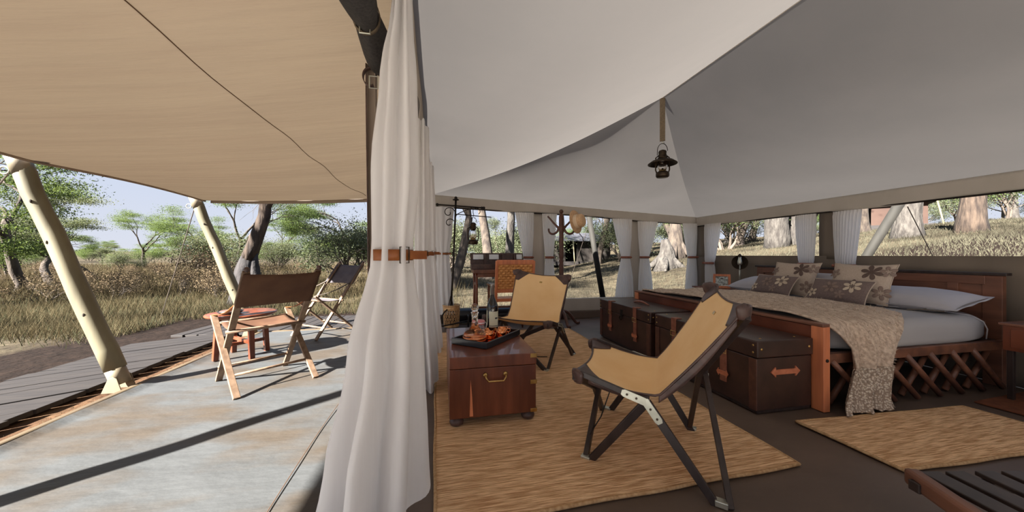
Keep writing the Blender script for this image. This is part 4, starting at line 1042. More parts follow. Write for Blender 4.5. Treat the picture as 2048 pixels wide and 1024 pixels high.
obj('crown', G().lathe([(.088, 0), (.088, .06), (.083, .095), (.07, .112), (.03, .118), (.001, .116)], n=28, R=RH), 'straw', t, smooth=True)
obj('brim', G().lathe([(.085, .008), (.118, .003), (.150, .008), (.151, .003), (.118, -.003), (.085, .0)], n=34, R=RH, cap=False), 'straw', t, smooth=True)
obj('ribbon', G().lathe([(.0900, .010), (.0900, .060)], n=28, R=RH, cap=False), 'ribbon', t, smooth=True)
obj('chin_cord', G().tube([(.05, .0, -.14), (.09, -.02, -.20), (.10, -.02, -.26), (.13, -.02, -.30)], .005, 6), 'iron', t, smooth=True)

# ------------------------------------------------------------------ writing desk, cane armchair
t = thing('writing_desk', 'narrow dark red wooden writing desk on slim legs before the back opening', 'desk', (.88, 5.2, 0))
obj('desktop', G().box((0, 0, .855), (.80, .42, .05)), 'mid_wood', t, bevel=.004)
obj('apron', G().box((0, -.18, .80), (.74, .02, .06)), 'mid_wood', t, bevel=.003)
for sx in (-1, 1):
    for sy in (-1, 1):
        obj('leg', G().lathe([(.024, .83), (.018, .68), (.022, .66), (.018, .64), (.022, .28), (.016, .26), (.020, .22), (.013, 0)], (sx*.35, sy*.17, 0), 12), 'red_wood_v', t, smooth=True)
    for z in (.66, .27): obj('stretcher', G().bar((sx*.35, -.17, z), (sx*.35, .17, z), .02, .032), 'mid_wood', t, bevel=.003)
obj('stretcher', G().bar((-.35, .17, .27), (.35, .17, .27), .02, .03), 'mid_wood', t, bevel=.003)
t = thing('desk_organiser', 'dark upright desk organiser with slots of papers on the writing desk', 'organiser', (.88, 5.24, .881))
obj('back_panel', G().box((0, .06, .125), (.84, .02, .25), rotm(rx=-.1)), 'dark_leather', t, bevel=.003)
obj('tray', G().box((0, -.02, .04), (.84, .15, .08)), 'dark_leather', t, bevel=.003)
for x in (-.2, .08, .27): obj('divider', G().box((x, .015, .14), (.02, .07, .19), rotm(rx=-.1)), 'dark_leather', t, bevel=.002)
for x, wd, bl in ((-.30, .16, 1), (-.055, .15, 0), (.35, .09, 0)):
    pc = tag(obj('paper_sheet', G().box((.88+x, 5.262, .881+.19), (wd, .004, .075), rotm(rx=-.1)), 'paper'), {-.30: 'white leaflet with a blue mark in the left slot of the desk organiser', -.055: 'blank white sheet in the middle slot of the desk organiser', .35: 'pale card in the right slot of the desk organiser'}[x], 'paper')
    if bl: obj('blue_mark', G().box((.88+x-.04, 5.262, .881+.165), (.07, .002, .03), rotm(rx=-.1)), 'blue', pc, label='blue printed mark')
t = thing('cane_armchair', 'wooden armchair with woven cane back pulled up to the writing desk', 'chair', (1.02, 4.70, 0), .06)
lean = rotm(rx=.14)
def bk_(x, z): return Vector((x, -.02-(z-.45)*.14, z))
for x in (-.265, .265):
    obj('back_post', G().bar((x, .02, 0), bk_(x, .45), .032, .036), 'mid_wood', t, bevel=.003)
    obj('back_post', G().bar(bk_(x, .44), bk_(x, 1.02), .036, .04), 'light_red_wood', t, bevel=.004)
    obj('front_leg', G().bar((x, .46, 0), (x, .46, .64), .034, .034), 'mid_wood', t, bevel=.003)
    ar = obj('armrest', G().bar(bk_(x, .66), (x, .52, .655), .05, .022), 'mid_wood', t, bevel=.004)
    obj('arm_pad', G().box((x, .30, .672), (.056, .34, .014)), 'dark_leather', ar, bevel=.004)
    obj('side_rail', G().bar((x, .0, .43), (x, .46, .43), .022, .045), 'mid_wood', t, bevel=.003)
for z, h_ in ((1.0, .065), (.60, .05), (.47, .045)): obj('back_rail', G().bar(bk_(-.265, z), bk_(.265, z), .026, h_), 'light_red_wood', t, bevel=.004)
obj('front_rail', G().bar((-.265, .46, .43), (.265, .46, .43), .026, .045), 'mid_wood', t, bevel=.003)
obj('seat', G().box((0, .22, .455), (.52, .46, .02)), 'wicker', t, bevel=.006)
pan = obj('cane_panel', G().box(bk_(0, .795), (.50, .006, .35), lean), 'wicker', t)
for i in range(10):
    z = .642+i*.034
    def strip(u, v, i=i, z=z): return bk_(lerp(-.248, .248, u), z+(v-.5)*.030)+Vector((0, -.009-.008*math.sin(u*14*PI+i*PI), 0))
    obj('cane_strip', G().grid(strip, 96, 1), 'wicker', pan, smooth=True, solid=.002)

# ------------------------------------------------------------------ iron lantern stand, basket, lanterns
IX, IY = .16, 5.22
t = thing('lantern_stand', 'tall black iron stand with scrolled crossbar in the far left corner', 'stand', (IX, IY, 0))
tp = (.075, 0, 1.93)
obj('pole', G().tube([(0, 0, .30), (.04, 0, 1.0), tp], .015, 10), 'iron', t, smooth=True)
for a in range(3):
    c, s = math.cos(a*2.09+.5), math.sin(a*2.09+.5)
    obj('tripod_leg', G().tube([(0, 0, .48), (c*.03, s*.03, .36), (c*.065, s*.065, .07)], .007, 8), 'iron', t, smooth=True)
obj('finial', G().ball((tp[0], 0, 1.965), .024, 10, 8).lathe([(.045, 1.93), (.05, 1.94), (.02, 1.955)], (tp[0], 0, 0), 12), 'iron', t, smooth=True)
cb = obj('crossbar', G().tube([(-.20, 0, 1.855), (.075, 0, 1.845), (.50, 0, 1.825)], .012, 8), 'iron', t, smooth=True)
for x, z in ((-.20, 1.855), (.50, 1.825), (.47, 1.827)): obj('end_knob', G().ball((x, 0, z), .024 if x != .47 else .02, 10, 8), 'iron', cb, smooth=True)
obj('lower_bar', G().tube([(.06, 0, 1.72), (.62, 0, 1.685)], .007, 8), 'iron', t, smooth=True)
def spiral(cx, cz, r0, r1, a0, a1, n=26): return [(cx+lerp(r0, r1, k/n)*math.cos(lerp(a0, a1, k/n)), 0, cz+lerp(r0, r1, k/n)*math.sin(lerp(a0, a1, k/n))) for k in range(n+1)]
obj('scroll', G().tube(spiral(-.03, 1.74, .095, .02, -.2, 6.5), .007, 6), 'iron', t, smooth=True)
obj('scroll', G().tube([(.07, 0, 1.60)]+[(.07+.25*sm(k/8), 0, 1.66+.175*(k/8)**.7) for k in range(9)], .007, 6), 'iron', t, smooth=True)
obj('scroll', G().tube(spiral(.40, 1.755, .075, .03, 2.6, -.9), .006, 6), 'iron', t, smooth=True)
obj('scroll', G().tube(spiral(-.02, 1.58, .075, .02, .5, 5.5), .007, 6), 'iron', t, smooth=True)
obj('lantern_hook', G().tube([(.335, 0, 1.835), (.335, 0, 1.75), (.345, 0, 1.715), (.335, 0, 1.69)], .006, 6), 'iron', cb, smooth=True)
t = thing('cane_basket', 'openwork woven cane basket standing on the floor at the foot of the iron stand', 'basket', (IX+.01, IY+.02, .0))
obj('base', G().lathe([(.10, .02), (.105, .03), (.09, .045)], n=24), 'basket', t, smooth=True)
for z, r, h_ in ((.035, .112, .035), (.30, .124, .06)):
    obj('band', G().lathe([(r, z-h_/2), (r+.004, z), (r+.002, z+h_/2), (r-.004, z+h_/2), (r-.006, z-h_/2)], n=28, cap=False), 'basket', t, smooth=True)
for z in (.34,): obj('rim', G().tube([(.127*math.cos(a), .127*math.sin(a), z) for a in np.linspace(0, 2*PI, 30)[:-1]], .008, 6, True), 'basket', t, smooth=True)
g = G()
for k in range(18):
    for sg in (-1, 1):
        a0 = k*2*PI/18; g.tube([((.113+.011*s_)*math.cos(a0+sg*s_*.9), (.113+.011*s_)*math.sin(a0+sg*s_*.9), .05+.225*s_) for s_ in np.linspace(0, 1, 8)], .0042, 4)
for z in (.095, .14, .185, .23): g.tube([((.114+.011*(z-.05)/.22)*math.cos(a), (.114+.011*(z-.05)/.22)*math.sin(a), z) for a in np.linspace(0, 2*PI, 30)[:-1]], .0035, 4, True)
obj('lattice', g, 'basket', t, smooth=True, kind='stuff')
for a in range(3): obj('foot', G().ball((.08*math.cos(a*2.1), .08*math.sin(a*2.1), .012), .014, 8, 6), 'basket', t, smooth=True)
# low iron cart wheel and rail beside the basket
t = thing('iron_rack', 'low black iron rack with curved rail on the floor beside the basket', 'rack', (.0, 5.0, 0))
obj('rail', G().tube([(-.05, -.05, .03), (0, 0, .17), (.06, .08, .26), (.12, .16, .30)], .010, 8), 'iron', t, smooth=True)
obj('wheel', G().tube([(.42+.0*a, .22+.085*math.cos(a), .095+.085*math.sin(a)) for a in np.linspace(0, 2*PI, 20)[:-1]], .010, 6, True), 'iron', t, smooth=True)
obj('wheel', G().tube([(-.05, -.03+.055*math.cos(a), .065+.055*math.sin(a)) for a in np.linspace(0, 2*PI, 20)[:-1]], .009, 6, True), 'iron', t, smooth=True)
obj('bar', G().tube([(-.05, -.03, .065), (.42, .22, .095)], .010, 8), 'iron', t, smooth=True)

def lantern_parts(t, s=1.0, shade=0, z0=0):
    """storm lantern hanging below its bail; top of bail at z = z0"""
    Z = lambda z: z0+z*s
    def pf(p): return [(r*s, Z(z)) for r, z in p]
    obj('bail', G().tube([(math.cos(a)*.05*s, 0, Z(-.085+math.sin(a)*.075)) for a in np.linspace(0, PI, 14)]+[(-.052*s, 0, Z(-.13))], .0035*s, 6), 'iron', t, smooth=True)
    obj('cap', G().lathe(pf([(.012, -.075), (.034, -.085), (.040, -.10), (.036, -.115), (.040, -.125), (.038, -.15), (.048, -.158), (.03, -.165)]), n=18), 'lantern', t, smooth=True)
    if shade: obj('shade', G().lathe(pf([(.04, -.165), (.10, -.185), (shade, -.215), (shade, -.222), (.10, -.193), (.038, -.173)]), n=30, cap=False), 'lantern', t, smooth=True)
    gl = obj('globe', G().lathe(pf([(.034, -.165), (.046, -.20), (.050, -.235), (.044, -.265), (.034, -.285)]), n=18), 'glass', t, smooth=True)
    obj('burner', G().lathe(pf([(.036, -.285), (.034, -.30), (.02, -.305), (.008, -.265)]), n=14), 'brass', gl, smooth=True)
    obj('tank', G().lathe(pf([(.03, -.29), (.06, -.305), (.064, -.315), (.064, -.345), (.056, -.355), (.02, -.358)]), n=20), 'lantern', t, smooth=True)
    for sx in (-1, 1):
        obj('side_tube', G().tube([(sx*.038*s, 0, Z(-.135)), (sx*.066*s, 0, Z(-.155)), (sx*.068*s, 0, Z(-.28)), (sx*.055*s, 0, Z(-.315))], .007*s, 6), 'lantern', t, smooth=True)
t = thing('storm_lantern', 'dark storm lantern hanging from the iron stand against the trees', 'lantern', (IX+.335, IY, 1.69))
lantern_parts(t, 1.2)
t = thing('hanging_strap', 'long olive webbing strap hanging from the ridge of the tent ceiling', 'strap', (RX, RY, 2.28))
obj('webbing', G().box((0, 0, .24), (.052, .006, .48), rotm(rz=-.7)), 'webbing', t)
obj('hook', G().tube([(0, 0, .0), (.0, 0, -.012), (.012, .0, -.022), (.02, 0, -.012)], .004, 6), 'steel', t, smooth=True)
t = thing('ceiling_lantern', 'storm lantern with round tin shade hanging from the ceiling strap', 'lantern', (RX, RY, 2.268), -.3)
lantern_parts(t, 1.02, .14)

# ------------------------------------------------------------------ slatted luggage rack in the lower right corner
t = thing('luggage_rack', 'dark slatted folding luggage rack in the lower right corner', 'rack', (1.65, .46, 0), -.20)
obj('rail', G().box((-.315, .02, .40), (.042, .56, .05), rotm(rz=-.24)), 'mid_wood', t, bevel=.010, label='reddish outer rail')
obj('rail', G().box((.56, .0, .385), (.034, .56, .045)), 'mid_wood', t, bevel=.008)
obj('end_rail', G().box((.13, .25, .392), (.84, .03, .03)), 'dark_wood', t, bevel=.003)
obj('end_rail', G().box((.13, -.25, .392), (.84, .03, .03)), 'dark_wood', t, bevel=.003)
for i in range(9): obj('slat', G().box((-.205+i*.086, 0, .414), (.062, .56, .014), rotm(rz=.02*math.sin(i*2))), 'dark_wood', t, bevel=.003)
for sx in (-1, 1):
    for sy in (-1, 1): obj('leg', G().bar((.12+sx*.36, sy*.22, 0), (.12-sx*.36, sy*.22, .37), .03, .024), 'mid_wood', t, bevel=.003)
# ------------------------------------------------------------------ outside: trees, bushes, grass, far tents
nr = np.random.RandomState(11)
def far_gone(x, y): return False
class Tree:
    def __init__(s, seed): s.r = random.Random(seed); s.w = G(); s.lv = []
    def branch(s, p, d, L, r, lev, P):
        n = 5 if lev < 2 else 3
        pts = [p]; rr = [r]; q = p; dd = d.copy()
        for k in range(n):
            dd = (dd+Vector((s.r.gauss(0, P['wob']), s.r.gauss(0, P['wob']), s.r.gauss(0, P['wob']*.5)+P['up'][min(lev, len(P['up'])-1)]))).normalized()
            q = q+dd*L/n; pts.append(q); rr.append(lerp(r, r*P['tap'], (k+1)/n))
        if lev == 0: rr[0] *= 1.35
        s.w.tube(pts, rr, 8 if lev == 0 else (5 if lev < 3 else 3), cap=False)
        if lev >= P['lev']:
            s.lv.append((q, lev)); 
            if n > 2: s.lv.append((pts[-2], lev))
            return
        for c in range(s.r.choice(P['kids'])):
            a = s.r.uniform(0, 2*PI); sp_ = s.r.uniform(*P['ang'])
            ax = dd.orthogonal().normalized(); ax = Matrix.Rotation(a, 3, dd) @ ax
            nd = (Matrix.Rotation(sp_, 3, ax) @ dd).normalized()
            st = pts[-1] if c < 2 else pts[-2]
            s.branch(st, nd, L*s.r.uniform(*P['len']), rr[-1]*.8, lev+1, P)
    def leaves(s, n, rx, rz, size, seed):
        r_ = np.random.RandomState(seed); C = np.array([tuple(p) for p, _ in s.lv]); 
        if len(C) == 0: return None
        idx = r_.randint(0, len(C), n); o = r_.randn(n, 3)*.5; P_ = C[idx]+o*np.array([rx, rx, rz])
        sz = size*(.6+.8*r_.rand(n, 1)); a = r_.randn(n, 3); a /= np.linalg.norm(a, axis=1, keepdims=True); b = r_.randn(n, 3); b[:, 2] *= .5
        b -= a*(a*b).sum(1, keepdims=True); b /= np.linalg.norm(b, axis=1, keepdims=True)
        V_ = np.empty((n, 4, 3)); V_[:, 0] = P_-a*sz; V_[:, 1] = P_-b*sz*.45; V_[:, 2] = P_+a*sz; V_[:, 3] = P_+b*sz*.45
        return V_.reshape(-1, 3), n
def quads(name, V_, n, k, m, parent=None, kind=None):
    me = bpy.data.meshes.new(name); me.vertices.add(n*k); me.vertices.foreach_set('co', V_.astype(np.float32).ravel())
    me.loops.add(n*k); me.loops.foreach_set('vertex_index', np.arange(n*k, dtype=np.int32))
    me.polygons.add(n); me.polygons.foreach_set('loop_start', np.arange(0, n*k, k, dtype=np.int32))
    me.update(calc_edges=True); me.materials.append(M[m]); o = bpy.data.objects.new(name, me); COL.objects.link(o)
    if parent: o.parent = parent
    if kind: o['kind'] = kind
    return o
ACACIA = dict(wob=.16, up=[.05, .02, .0, -.02, -.02], tap=.62, lev=4, kids=(2, 3, 3), ang=(.35, .85), len=(.62, .85))
BUSHY = dict(wob=.2, up=[.1, .08, .05, .02], tap=.6, lev=3, kids=(3, 3, 4), ang=(.3, .9), len=(.6, .9))
TALL = dict(wob=.10, up=[.05, .1, .08, .05], tap=.68, lev=4, kids=(2, 2, 3), ang=(.25, .65), len=(.6, .85))
DRY = dict(wob=.25, up=[.05, .05, .05], tap=.55, lev=4, kids=(2, 3), ang=(.3, .8), len=(.65, .95))
def make_tree(name, label, cat, seed, P, trunk_l, r, leafn, rx, rz, size, lm, bm, stems=1, lean=0, group=None, flat=None):
    t = thing(name, label, cat, (0, 0, -50), 0, group); T = Tree(seed)
    for k in range(stems):
        a = T.r.uniform(0, 6.28); l_ = lean if stems == 1 else T.r.uniform(.2, .8)
        d = Vector((math.cos(a)*l_, math.sin(a)*l_, 1)).normalized()
        T.branch(Vector((math.cos(a)*.1*(stems > 1), math.sin(a)*.1*(stems > 1), -.1)), d, trunk_l*T.r.uniform(.8, 1.2), r, 0, P)
    obj('trunk', T.w, bm, t, smooth=True)
    if leafn:
        V_, n = T.leaves(leafn, rx, rz, size, seed)
        quads('foliage', V_, n, 4, lm, t, 'stuff')
    return t
acs = [make_tree('acacia_tree', 'flat-topped green acacia among the bush', 'tree', 21+i, ACACIA, 1.7, .13, 28000, .60, .13, .027, 'leaf' if i != 1 else 'leaf_dull', 'bark', 1, .25) for i in range(3)]
bus = [make_tree('thorn_bush', 'dense rounded green thorn bush', 'bush', 41+i, BUSHY, .75, .045, 12000, .46, .33, .029, ['leaf_dull', 'leaf'][i], 'twig', 5) for i in range(2)]
dry = [make_tree('dry_bush', 'bare grey-brown dry bush', 'bush', 61+i, DRY, .42, .018, 2200, .22, .18, .03, 'leaf_dry', 'twig', 7) for i in range(3)]
tal = [make_tree('woodland_tree', 'tall grey-barked woodland tree', 'tree', 81+i, TALL, 3.4, .24, 9000, .95, .6, .085, ['leaf_dull', 'leaf', 'leaf_dry'][i], ['bark', 'bark', 'bark_pale'][i], 1, .12) for i in range(3)]
used = set()
def put(proto, x, y, s, rz, label=None, group=None, dz=0):
    if proto.name in used:
        o = dup(proto, (x, y, hgt(x, y)+dz), rz, label, group, s)
    else:
        used.add(proto.name); o = proto; o.location = (x, y, hgt(x, y)+dz); o.rotation_euler = (0, 0, rz); o.scale = (s,)*3
        if label: o['label'] = label
        if group: o['group'] = group
    return o
def at(px, d):      # a bearing read off the photograph, at a distance along the view axis
    u = (px-1024)/680; S_, C_ = math.sin(YAW), math.cos(YAW); return d*(S_+u*C_), d*(C_-u*S_)
R_ = random.Random(5)
# named trees on the bush side
for px, d, k, s, lab in ((45, 10.5, 0, 1.1, 'broad green acacia behind the large leaning pole at the left edge'),
                         (200, 15.0, 1, .85, 'wide flat-topped acacia right of the large leaning pole'),
                         (-130, 9.0, 2, 1.1, 'acacia at the far left beyond the picture edge'),
                         (480, 20, 2, 1.1, 'green acacia behind the leaning dead trunk'),
                         (690, 24, 0, 1.25, 'tall bright acacia against the sky left of the foreground curtain'),
                         (290, 30, 2, 1.0, 'distant acacia below the middle of the awning edge'),
                         (600, 32, 1, 1.2, 'distant flat acacia between the two director chairs'),
                         (110, 12.5, 1, 1.1, 'spreading acacia right behind the top of the large leaning pole'),
                         (395, 21, 0, .85, 'small acacia left of the far veranda pole')):
    x, y = at(px, d); put(acs[k], x, y, s, R_.uniform(0, 6), lab)
for px, d, k, s, lab in ((690, 14, 0, 1.4, 'big pale green rounded bush behind the grey director chair'),
                         (640, 22, 1, 1.2, 'green bush in the middle distance left of the grey director chair'),
                         (430, 17, 0, 1.25, 'olive thorn bush behind the far veranda pole'),
                         (20, 15, 1, .9, 'dense green bush at the left edge below the acacia'),
                         (250, 23, 0, .8, 'olive bush behind the dry grass left of centre'),
                         (560, 26, 0, 1.3, 'round olive bush right of the dead trunk')):
    x, y = at(px, d); put(bus[k], x, y, s, R_.uniform(0, 6), lab)
n_ = 0
for px, d, k, s, lab in ((385, 11, 0, 1.15, 'tall bare dry bush left of the far veranda pole'),
                         (445, 9.5, 1, .7, 'dry brown bush behind the far veranda pole'),
                         (545, 12, 2, .75, 'dry bush right of the burnt trunk base'),
                         (230, 9.5, 1, .7, 'tangled dry bush behind the large leaning pole'),
                         (90, 8.6, 2, .65, 'dry brush at the left edge in front of the acacia')):
    x, y = at(px, d); put(dry[k], x, y, s, R_.uniform(0, 6), lab)
# far bush belt: nothing tells these apart
spots = []
def free(x, y, s):
    if any((x-a)**2+(y-b)**2 < s*s for a, b in spots): return False
    spots.append((x, y)); return True
for i in range(220):
    px = R_.uniform(-120, 900); d = R_.uniform(24, 95); x, y = at(px, d); k = R_.random()
    if not free(x, y, 4.2): continue
    if k < .5: put(acs[R_.randrange(3)], x, y, R_.uniform(.55, .95), R_.uniform(0, 6), 'flat-topped acacia in the hazy distant bush line', 'acacias in the distant bush')
    else: put(bus[R_.randrange(2)], x, y, R_.uniform(.75, 1.25), R_.uniform(0, 6), 'rounded bush in the hazy distant bush line', 'bushes in the distant bush')
    if len(spots) > 75: break
for i in range(44):
    px = R_.uniform(-120, 760); d = R_.uniform(9.5, 24); x, y = at(px, d)
    if not free(x, y, 1.6): continue
    put(dry[R_.randrange(3)], x, y, R_.uniform(.35, .75), R_.uniform(0, 6), 'grey-brown dry bush standing in the straw grass', 'dry bushes in the grass')
# tall trees left of the picture whose shade falls across the grass behind the tent
for x, y, s, lab in ((-9.5, 5.8, 1.0, 'tall woodland tree left of the picture beyond the boardwalk'), (-13, 9.5, 1.1, 'tall woodland tree at the left edge far behind the leaning pole')):
    put(tal[0], x, y, s, R_.uniform(0, 6), lab)
# woodland behind the tent
for px, d, k, s, lab in ((975, 17, 0, 1.25, 'big grey trunk seen between the storm lantern and the white curtain'),
                         (905, 12, 1, .8, 'dark leaning tree beside the iron stand'),
                         (1015, 14, 2, .9, 'pale thin trunk right of the big grey trunk, behind the desk'),
                         (1195, 24, 1, 1.1, 'green tree above the far dark tent'),
                         (1352, 26, 0, 1.2, 'grey tree behind the pale stump outside the back window'),
                         (1478, 24, 0, 1.1, 'dark tree trunk left of the pale twin trunk in the right window'),
                         (1503, 27, 1, 1.1, 'dark trunk next left of the pale twin trunk in the right window'),
                         (1608, 22, 0, 1.0, 'dark trunk directly right of the pale twin trunk')):
    x, y = at(px, d); put(tal[k], x, y, s, R_.uniform(0, 6), lab)
for i in range(120):
    px = R_.uniform(870, 2150); d = R_.uniform(26, 60) if px < 1700 else R_.uniform(20, 40); x, y = at(px, d)
    if not free(x, y, 4.4) or (1075 < px < 1240 and d < 34): continue
    if R_.random() < .62: put(tal[R_.randrange(3)], x, y, R_.uniform(.7, 1.3), R_.uniform(0, 6), 'grey woodland tree in the distance behind the tent', 'woodland trees behind the tent')
    else: put(bus[R_.randrange(2)], x, y, R_.uniform(.9, 2.0), R_.uniform(0, 6), 'rounded bush under the woodland trees behind the tent', 'bushes behind the tent')
for i in range(60):
    px = R_.uniform(880, 1480); d = R_.uniform(20, 44); x, y = at(px, d)
    if not free(x, y, 2.8) or (1075 < px < 1240 and d < 34): continue
    put(bus[R_.randrange(2)], x, y, R_.uniform(1.1, 2.1), R_.uniform(0, 6), 'rounded bush under the woodland trees behind the tent', 'bushes behind the tent')
# the leaning dead trunk beyond the veranda
t = thing('dead_tree', 'leaning half-burnt dead tree with two limbs beyond the veranda', 'tree', (0, 0, 0)); bx, by = at(490, 8.2)
t.location = (bx, by, hgt(bx, by))
def w3(px, z, d=8.2):
    x, y = at(px, d); return Vector((x-bx, y-by, z-t.location.z))
obj('burnt_base', G().tube([w3(488, -.15), w3(492, .35), w3(490, .75), w3(498, 1.05)], [.34, .27, .20, .16], 12), 'bark_burnt', t, smooth=True, label='charred black base')
obj('trunk', G().tube([w3(497, 1.0), w3(508, 1.35), w3(520, 1.75), w3(529, 2.05), w3(531, 2.35), w3(524, 2.6)], [.165, .15, .14, .13, .125, .11], 12), 'bark_brown', t, smooth=True)
obj('limb', G().tube([w3(524, 2.55), w3(518, 3.0), w3(505, 3.6), w3(490, 4.3), w3(500, 5.2)], [.11, .09, .075, .06, .03], 9), 'bark_brown', t, smooth=True)
obj('limb', G().tube([w3(531, 2.2), w3(541, 2.42), w3(556, 2.75), w3(585, 3.3), w3(600, 4.2)], [.10, .085, .075, .06, .03], 9), 'bark', t, smooth=True)
rt = Tree(9)
for px, z in ((505, 3.6), (490, 4.3), (585, 3.3)):
    for k in range(3): rt.branch(w3(px, z), Vector((R_.uniform(-1, 1), R_.uniform(-.5, .5), .3)).normalized(), 1.0, .035, 1, dict(wob=.2, up=[0, -.02, -.06, -.08], tap=.6, lev=4, kids=(2, 3), ang=(.3, .9), len=(.6, .9)))
obj('twigs', rt.w, 'twig', t, smooth=True, kind='stuff')
t = tag(obj('burnt_stump', G().tube([w3(508, -.1)+Vector((bx, by, 0)), w3(512, .5)+Vector((bx, by, 0)), w3(508, .85)+Vector((bx, by, 0)), w3(514, 1.05)+Vector((bx, by, 0))], [.16, .11, .09, .02], 9), 'bark_burnt', smooth=True), 'charred black stump standing against the leaning dead tree', 'stump')
# big trunks close behind the tent
def big_trunk(name, label, px, d, r, h_, m, flare=1.5, lean=0, seed=0):
    x, y = at(px, d); z = hgt(x, y); r_ = random.Random(seed)
    t = thing(name, label, 'tree', (x, y, z)); pts = []; rr = []
    for k in range(11):
        s_ = k/10; pts.append((lean*s_*h_+r_.gauss(0, r*.08), r_.gauss(0, r*.08), -.25+s_*h_)); rr.append(r*(1+(flare-1)*max(0, 1-s_*4)**2)*(1-.25*s_))
    g = G().tube(pts, rr, 22)
    g.v = [(a+.07*r*math.sin(7*math.atan2(b, a)+c*1.5), b+.07*r*math.cos(9*math.atan2(b, a)+c), c) for a, b, c in g.v]
    obj('trunk', g, m, t, smooth=True)
    for k in range(4):
        a = r_.uniform(0, 6.28); z0 = h_*r_.uniform(.6, .9)
        obj('limb', G().tube([(lean*z0, 0, z0), (lean*z0+math.cos(a)*.9, math.sin(a)*.9, z0+1.0), (lean*z0+math.cos(a)*1.6, math.sin(a)*1.6, z0+2.4)], [r*.45, r*.33, r*.18], 9), m, t, smooth=True)
    return t
big_trunk('pale_tree', 'thick pale trunk left of two joined trunks in the right-hand window', 1553, 17, .50, 7, 'bark_pale', 1.15, 0, 1)
big_trunk('pale_tree', 'slimmer pale trunk joined right of the thick pale trunk in the right-hand window', 1582, 17.2, .30, 7, 'bark_pale', 1.15, .02, 2)
big_trunk('brown_tree', 'red-brown rough trunk with flared foot in the far right window', 1945, 13, .32, 7, 'bark_brown', 1.55, .02, 3)
big_trunk('bent_tree', 'pale bulging trunk behind the slanted tent pole in the right window', 1815, 14, .38, 6, 'bark_pale', 1.5, .03, 4)
def stump(label, px, d, r, h_, m):
    x, y = at(px, d); z = hgt(x, y); r_ = random.Random(px)
    t = thing('tree_stump', label, 'stump', (x, y, z))
    g = G().tube([(0, 0, -.2), (0, 0, h_*.25), (.04, 0, h_*.6), (-.05, .03, h_)], [r*1.5, r, r*.7, r*.35], 16)
    g.v = [(a*(1+.12*math.sin(6*math.atan2(b, a))), b*(1+.12*math.sin(5*math.atan2(b, a))), c) for a, b, c in g.v]
    obj('stem', g, m, t, smooth=True)
    for k in range(5):
        a = k*1.25+.3; obj('root', G().tube([(math.cos(a)*r*.6, math.sin(a)*r*.6, h_*.35), (math.cos(a)*r*1.4, math.sin(a)*r*1.4, h_*.12), (math.cos(a)*r*2.4, math.sin(a)*r*2.4, -.06)], [r*.35, r*.28, r*.12], 7), m, t, smooth=True)
stump('large pale weathered stump outside the window right of the canvas pillar', 1332, 15, .42, 1.3, 'bark_pale')
stump('dark stump at the back of the slope beside the pale stump', 1350, 19, .45, 2.6, 'bark')
# slanted fly-sheet poles right outside the windows
for a, b, lab in (((2.86, 6.25, 1.95), (3.22, 6.25, .0), 'dark slanted fly-sheet pole outside the back window right of the hat'),
                  ((5.95, 3.33, 1.80), (5.95, 4.27, -.05), 'grey-brown slanted fly-sheet pole outside the right-hand window')):
    tag(obj('fly_pole', G().tube([a, b], .055, 14), 'fly_pole', smooth=True), lab, 'pole')
# far tents
def far_tent(px, d, rz, label, L, W_, mw, open_=False):
    x, y = at(px, d); z = hgt(x, y)
    t = thing('safari_tent', label, 'tent', (x, y, z), rz)
    g = G(); e = .6
    ridge = 2.5; ev = 1.9
    vs = [(-L/2-e, -W_/2-e, ev-.15), (L/2+e, -W_/2-e, ev-.15), (L/2+e, W_/2+e, ev-.15), (-L/2-e, W_/2+e, ev-.15), (-L/4, 0, ridge), (L/4, 0, ridge)]
    obj('roof', G().add(vs, [(0, 1, 5, 4), (1, 2, 5), (2, 3, 4, 5), (3, 0, 4)]), 'tentroof', t, solid=.05)
    for c, d_ in (((0, W_/2, ev/2), (L, .05, ev)), ((-L/2, 0, ev/2), (.05, W_, ev)), ((L/2, 0, ev/2), (.05, W_, ev)), ((L*.2, -W_/2, ev/2), (L*.6, .05, ev)), ((-L*.4, -W_/2, ev/2), (L*.2, .05, ev))):
        obj('wall', G().box(c, d_), mw, t)
    for sx in (-1, -.33, .33, 1):
        obj('pole', G().tube([(sx*(L/2+.45), -W_/2-1.2, 0), (sx*(L/2+.3), -W_/2-.5, ev-.1)], .05, 8), 'pole', t, smooth=True)
    obj('floor_deck', G().box((0, -.2, -.03), (L+.4, W_+.8, .3)), 'plank', t)
    return t
far_tent(1155, 29, -.15, 'dark safari tent with grey roof seen through the back window beyond the hat', 4.6, 3, 'tentwall')
far_tent(1752, 26, -.9, 'brown safari tent with pale poles in the right window behind the curtain', 4.5, 3, 'tentwall2')

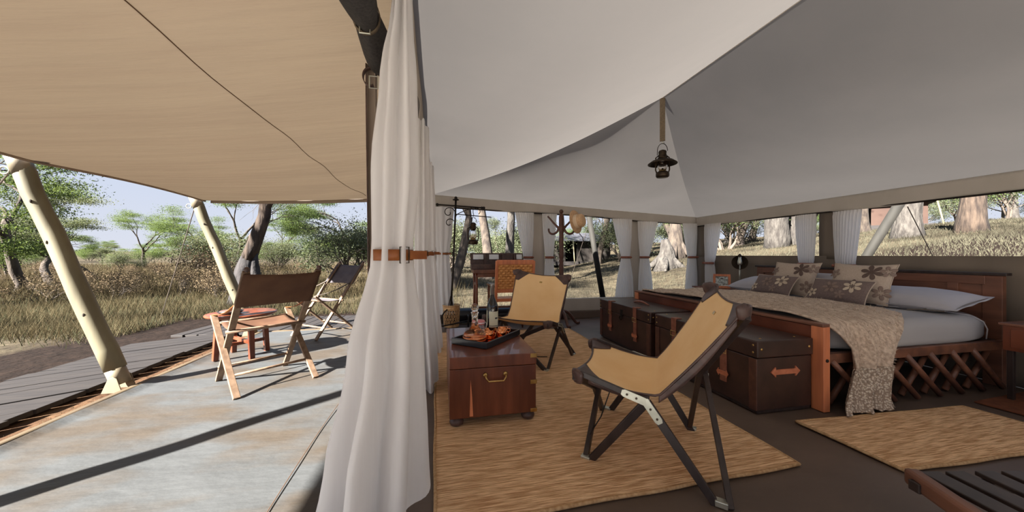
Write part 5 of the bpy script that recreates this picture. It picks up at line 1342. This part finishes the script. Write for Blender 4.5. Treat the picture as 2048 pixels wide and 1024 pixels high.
# fallen leaves, straw and grass: uncountable
def blades(name, n, sampler, h0, h1, w_, m, seed):
    r_ = np.random.RandomState(seed); X, Y = sampler(r_, n); n = len(X)
    Z = np.array([hgt(a, b) for a, b in zip(X, Y)])
    # clumps: pull the blades towards clump centres
    h_ = h0+(h1-h0)*r_.rand(n)**1.6; dist = np.hypot(X, Y); wd = w_*(.6+.8*r_.rand(n))*np.clip(dist/9, 1, 4)
    a = r_.rand(n)*2*PI; bend = h_*(.25+.5*r_.rand(n)); b = r_.rand(n)*2*PI
    V_ = np.empty((n, 3, 3)); cx, sx = np.cos(a)*wd/2, np.sin(a)*wd/2
    V_[:, 0] = np.c_[X-cx, Y-sx, Z-.02]; V_[:, 1] = np.c_[X+cx, Y+sx, Z-.02]; V_[:, 2] = np.c_[X+np.cos(b)*bend, Y+np.sin(b)*bend, Z+h_]
    o = quads(name, V_.reshape(-1, 3), n, 3, m, None, 'stuff'); return o
def left_s(dmin, dmax, cl_=.6):
    def f(r_, n):
        nc = max(20, n//28); px = r_.uniform(-220, 900, nc); d = dmin+(dmax-dmin)*r_.rand(nc)**1.5
        u = (px-1024)/680; S_, C_ = math.sin(YAW), math.cos(YAW); cx = d*(S_+u*C_); cy = d*(C_-u*S_)
        i = r_.randint(0, nc, n); X = cx[i]+r_.randn(n)*cl_*.45; Y = cy[i]+r_.randn(n)*cl_*.45
        k = ((X < -4.55) | (Y > 7.35)) & ~((X > -1.0) & (Y < 6.0))
        return X[k], Y[k]
    return f
def right_s(dmin, dmax):
    def f(r_, n):
        px = r_.uniform(860, 2250, n); d = dmin+(dmax-dmin)*r_.rand(n)**1.4; u = (px-1024)/680; S_, C_ = math.sin(YAW), math.cos(YAW)
        X = d*(S_+u*C_)+r_.randn(n)*.3; Y = d*(C_-u*S_)+r_.randn(n)*.3
        k = (X > 5.1) | (Y > 6.1)
        return X[k], Y[k]
    return f
tag(blades('straw_grass', 70000, left_s(5.0, 16), .05, .28, .008, 'grass', 1), 'dry straw-coloured grass beyond the boardwalk', 'grass')
tag(blades('tall_dry_grass', 60000, left_s(10, 40, .9), .1, .5, .010, 'grass', 2), 'tall dry grass standing in the bush', 'grass')
tag(blades('green_grass', 26000, left_s(5.2, 12, .9), .05, .2, .010, 'grass_green', 3), 'short greenish grass along the boardwalk', 'grass')
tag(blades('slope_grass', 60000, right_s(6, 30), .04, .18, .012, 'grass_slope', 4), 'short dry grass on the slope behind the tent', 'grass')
def soil_s(r_, n):
    Y = r_.uniform(.5, 5.4, n); X = -2.64+r_.randn(n)*.07; return X, Y
tag(blades('straw_litter', 900, soil_s, .004, .03, .010, 'grass', 6), 'loose straw litter on the soil between veranda and boardwalk', 'litter')
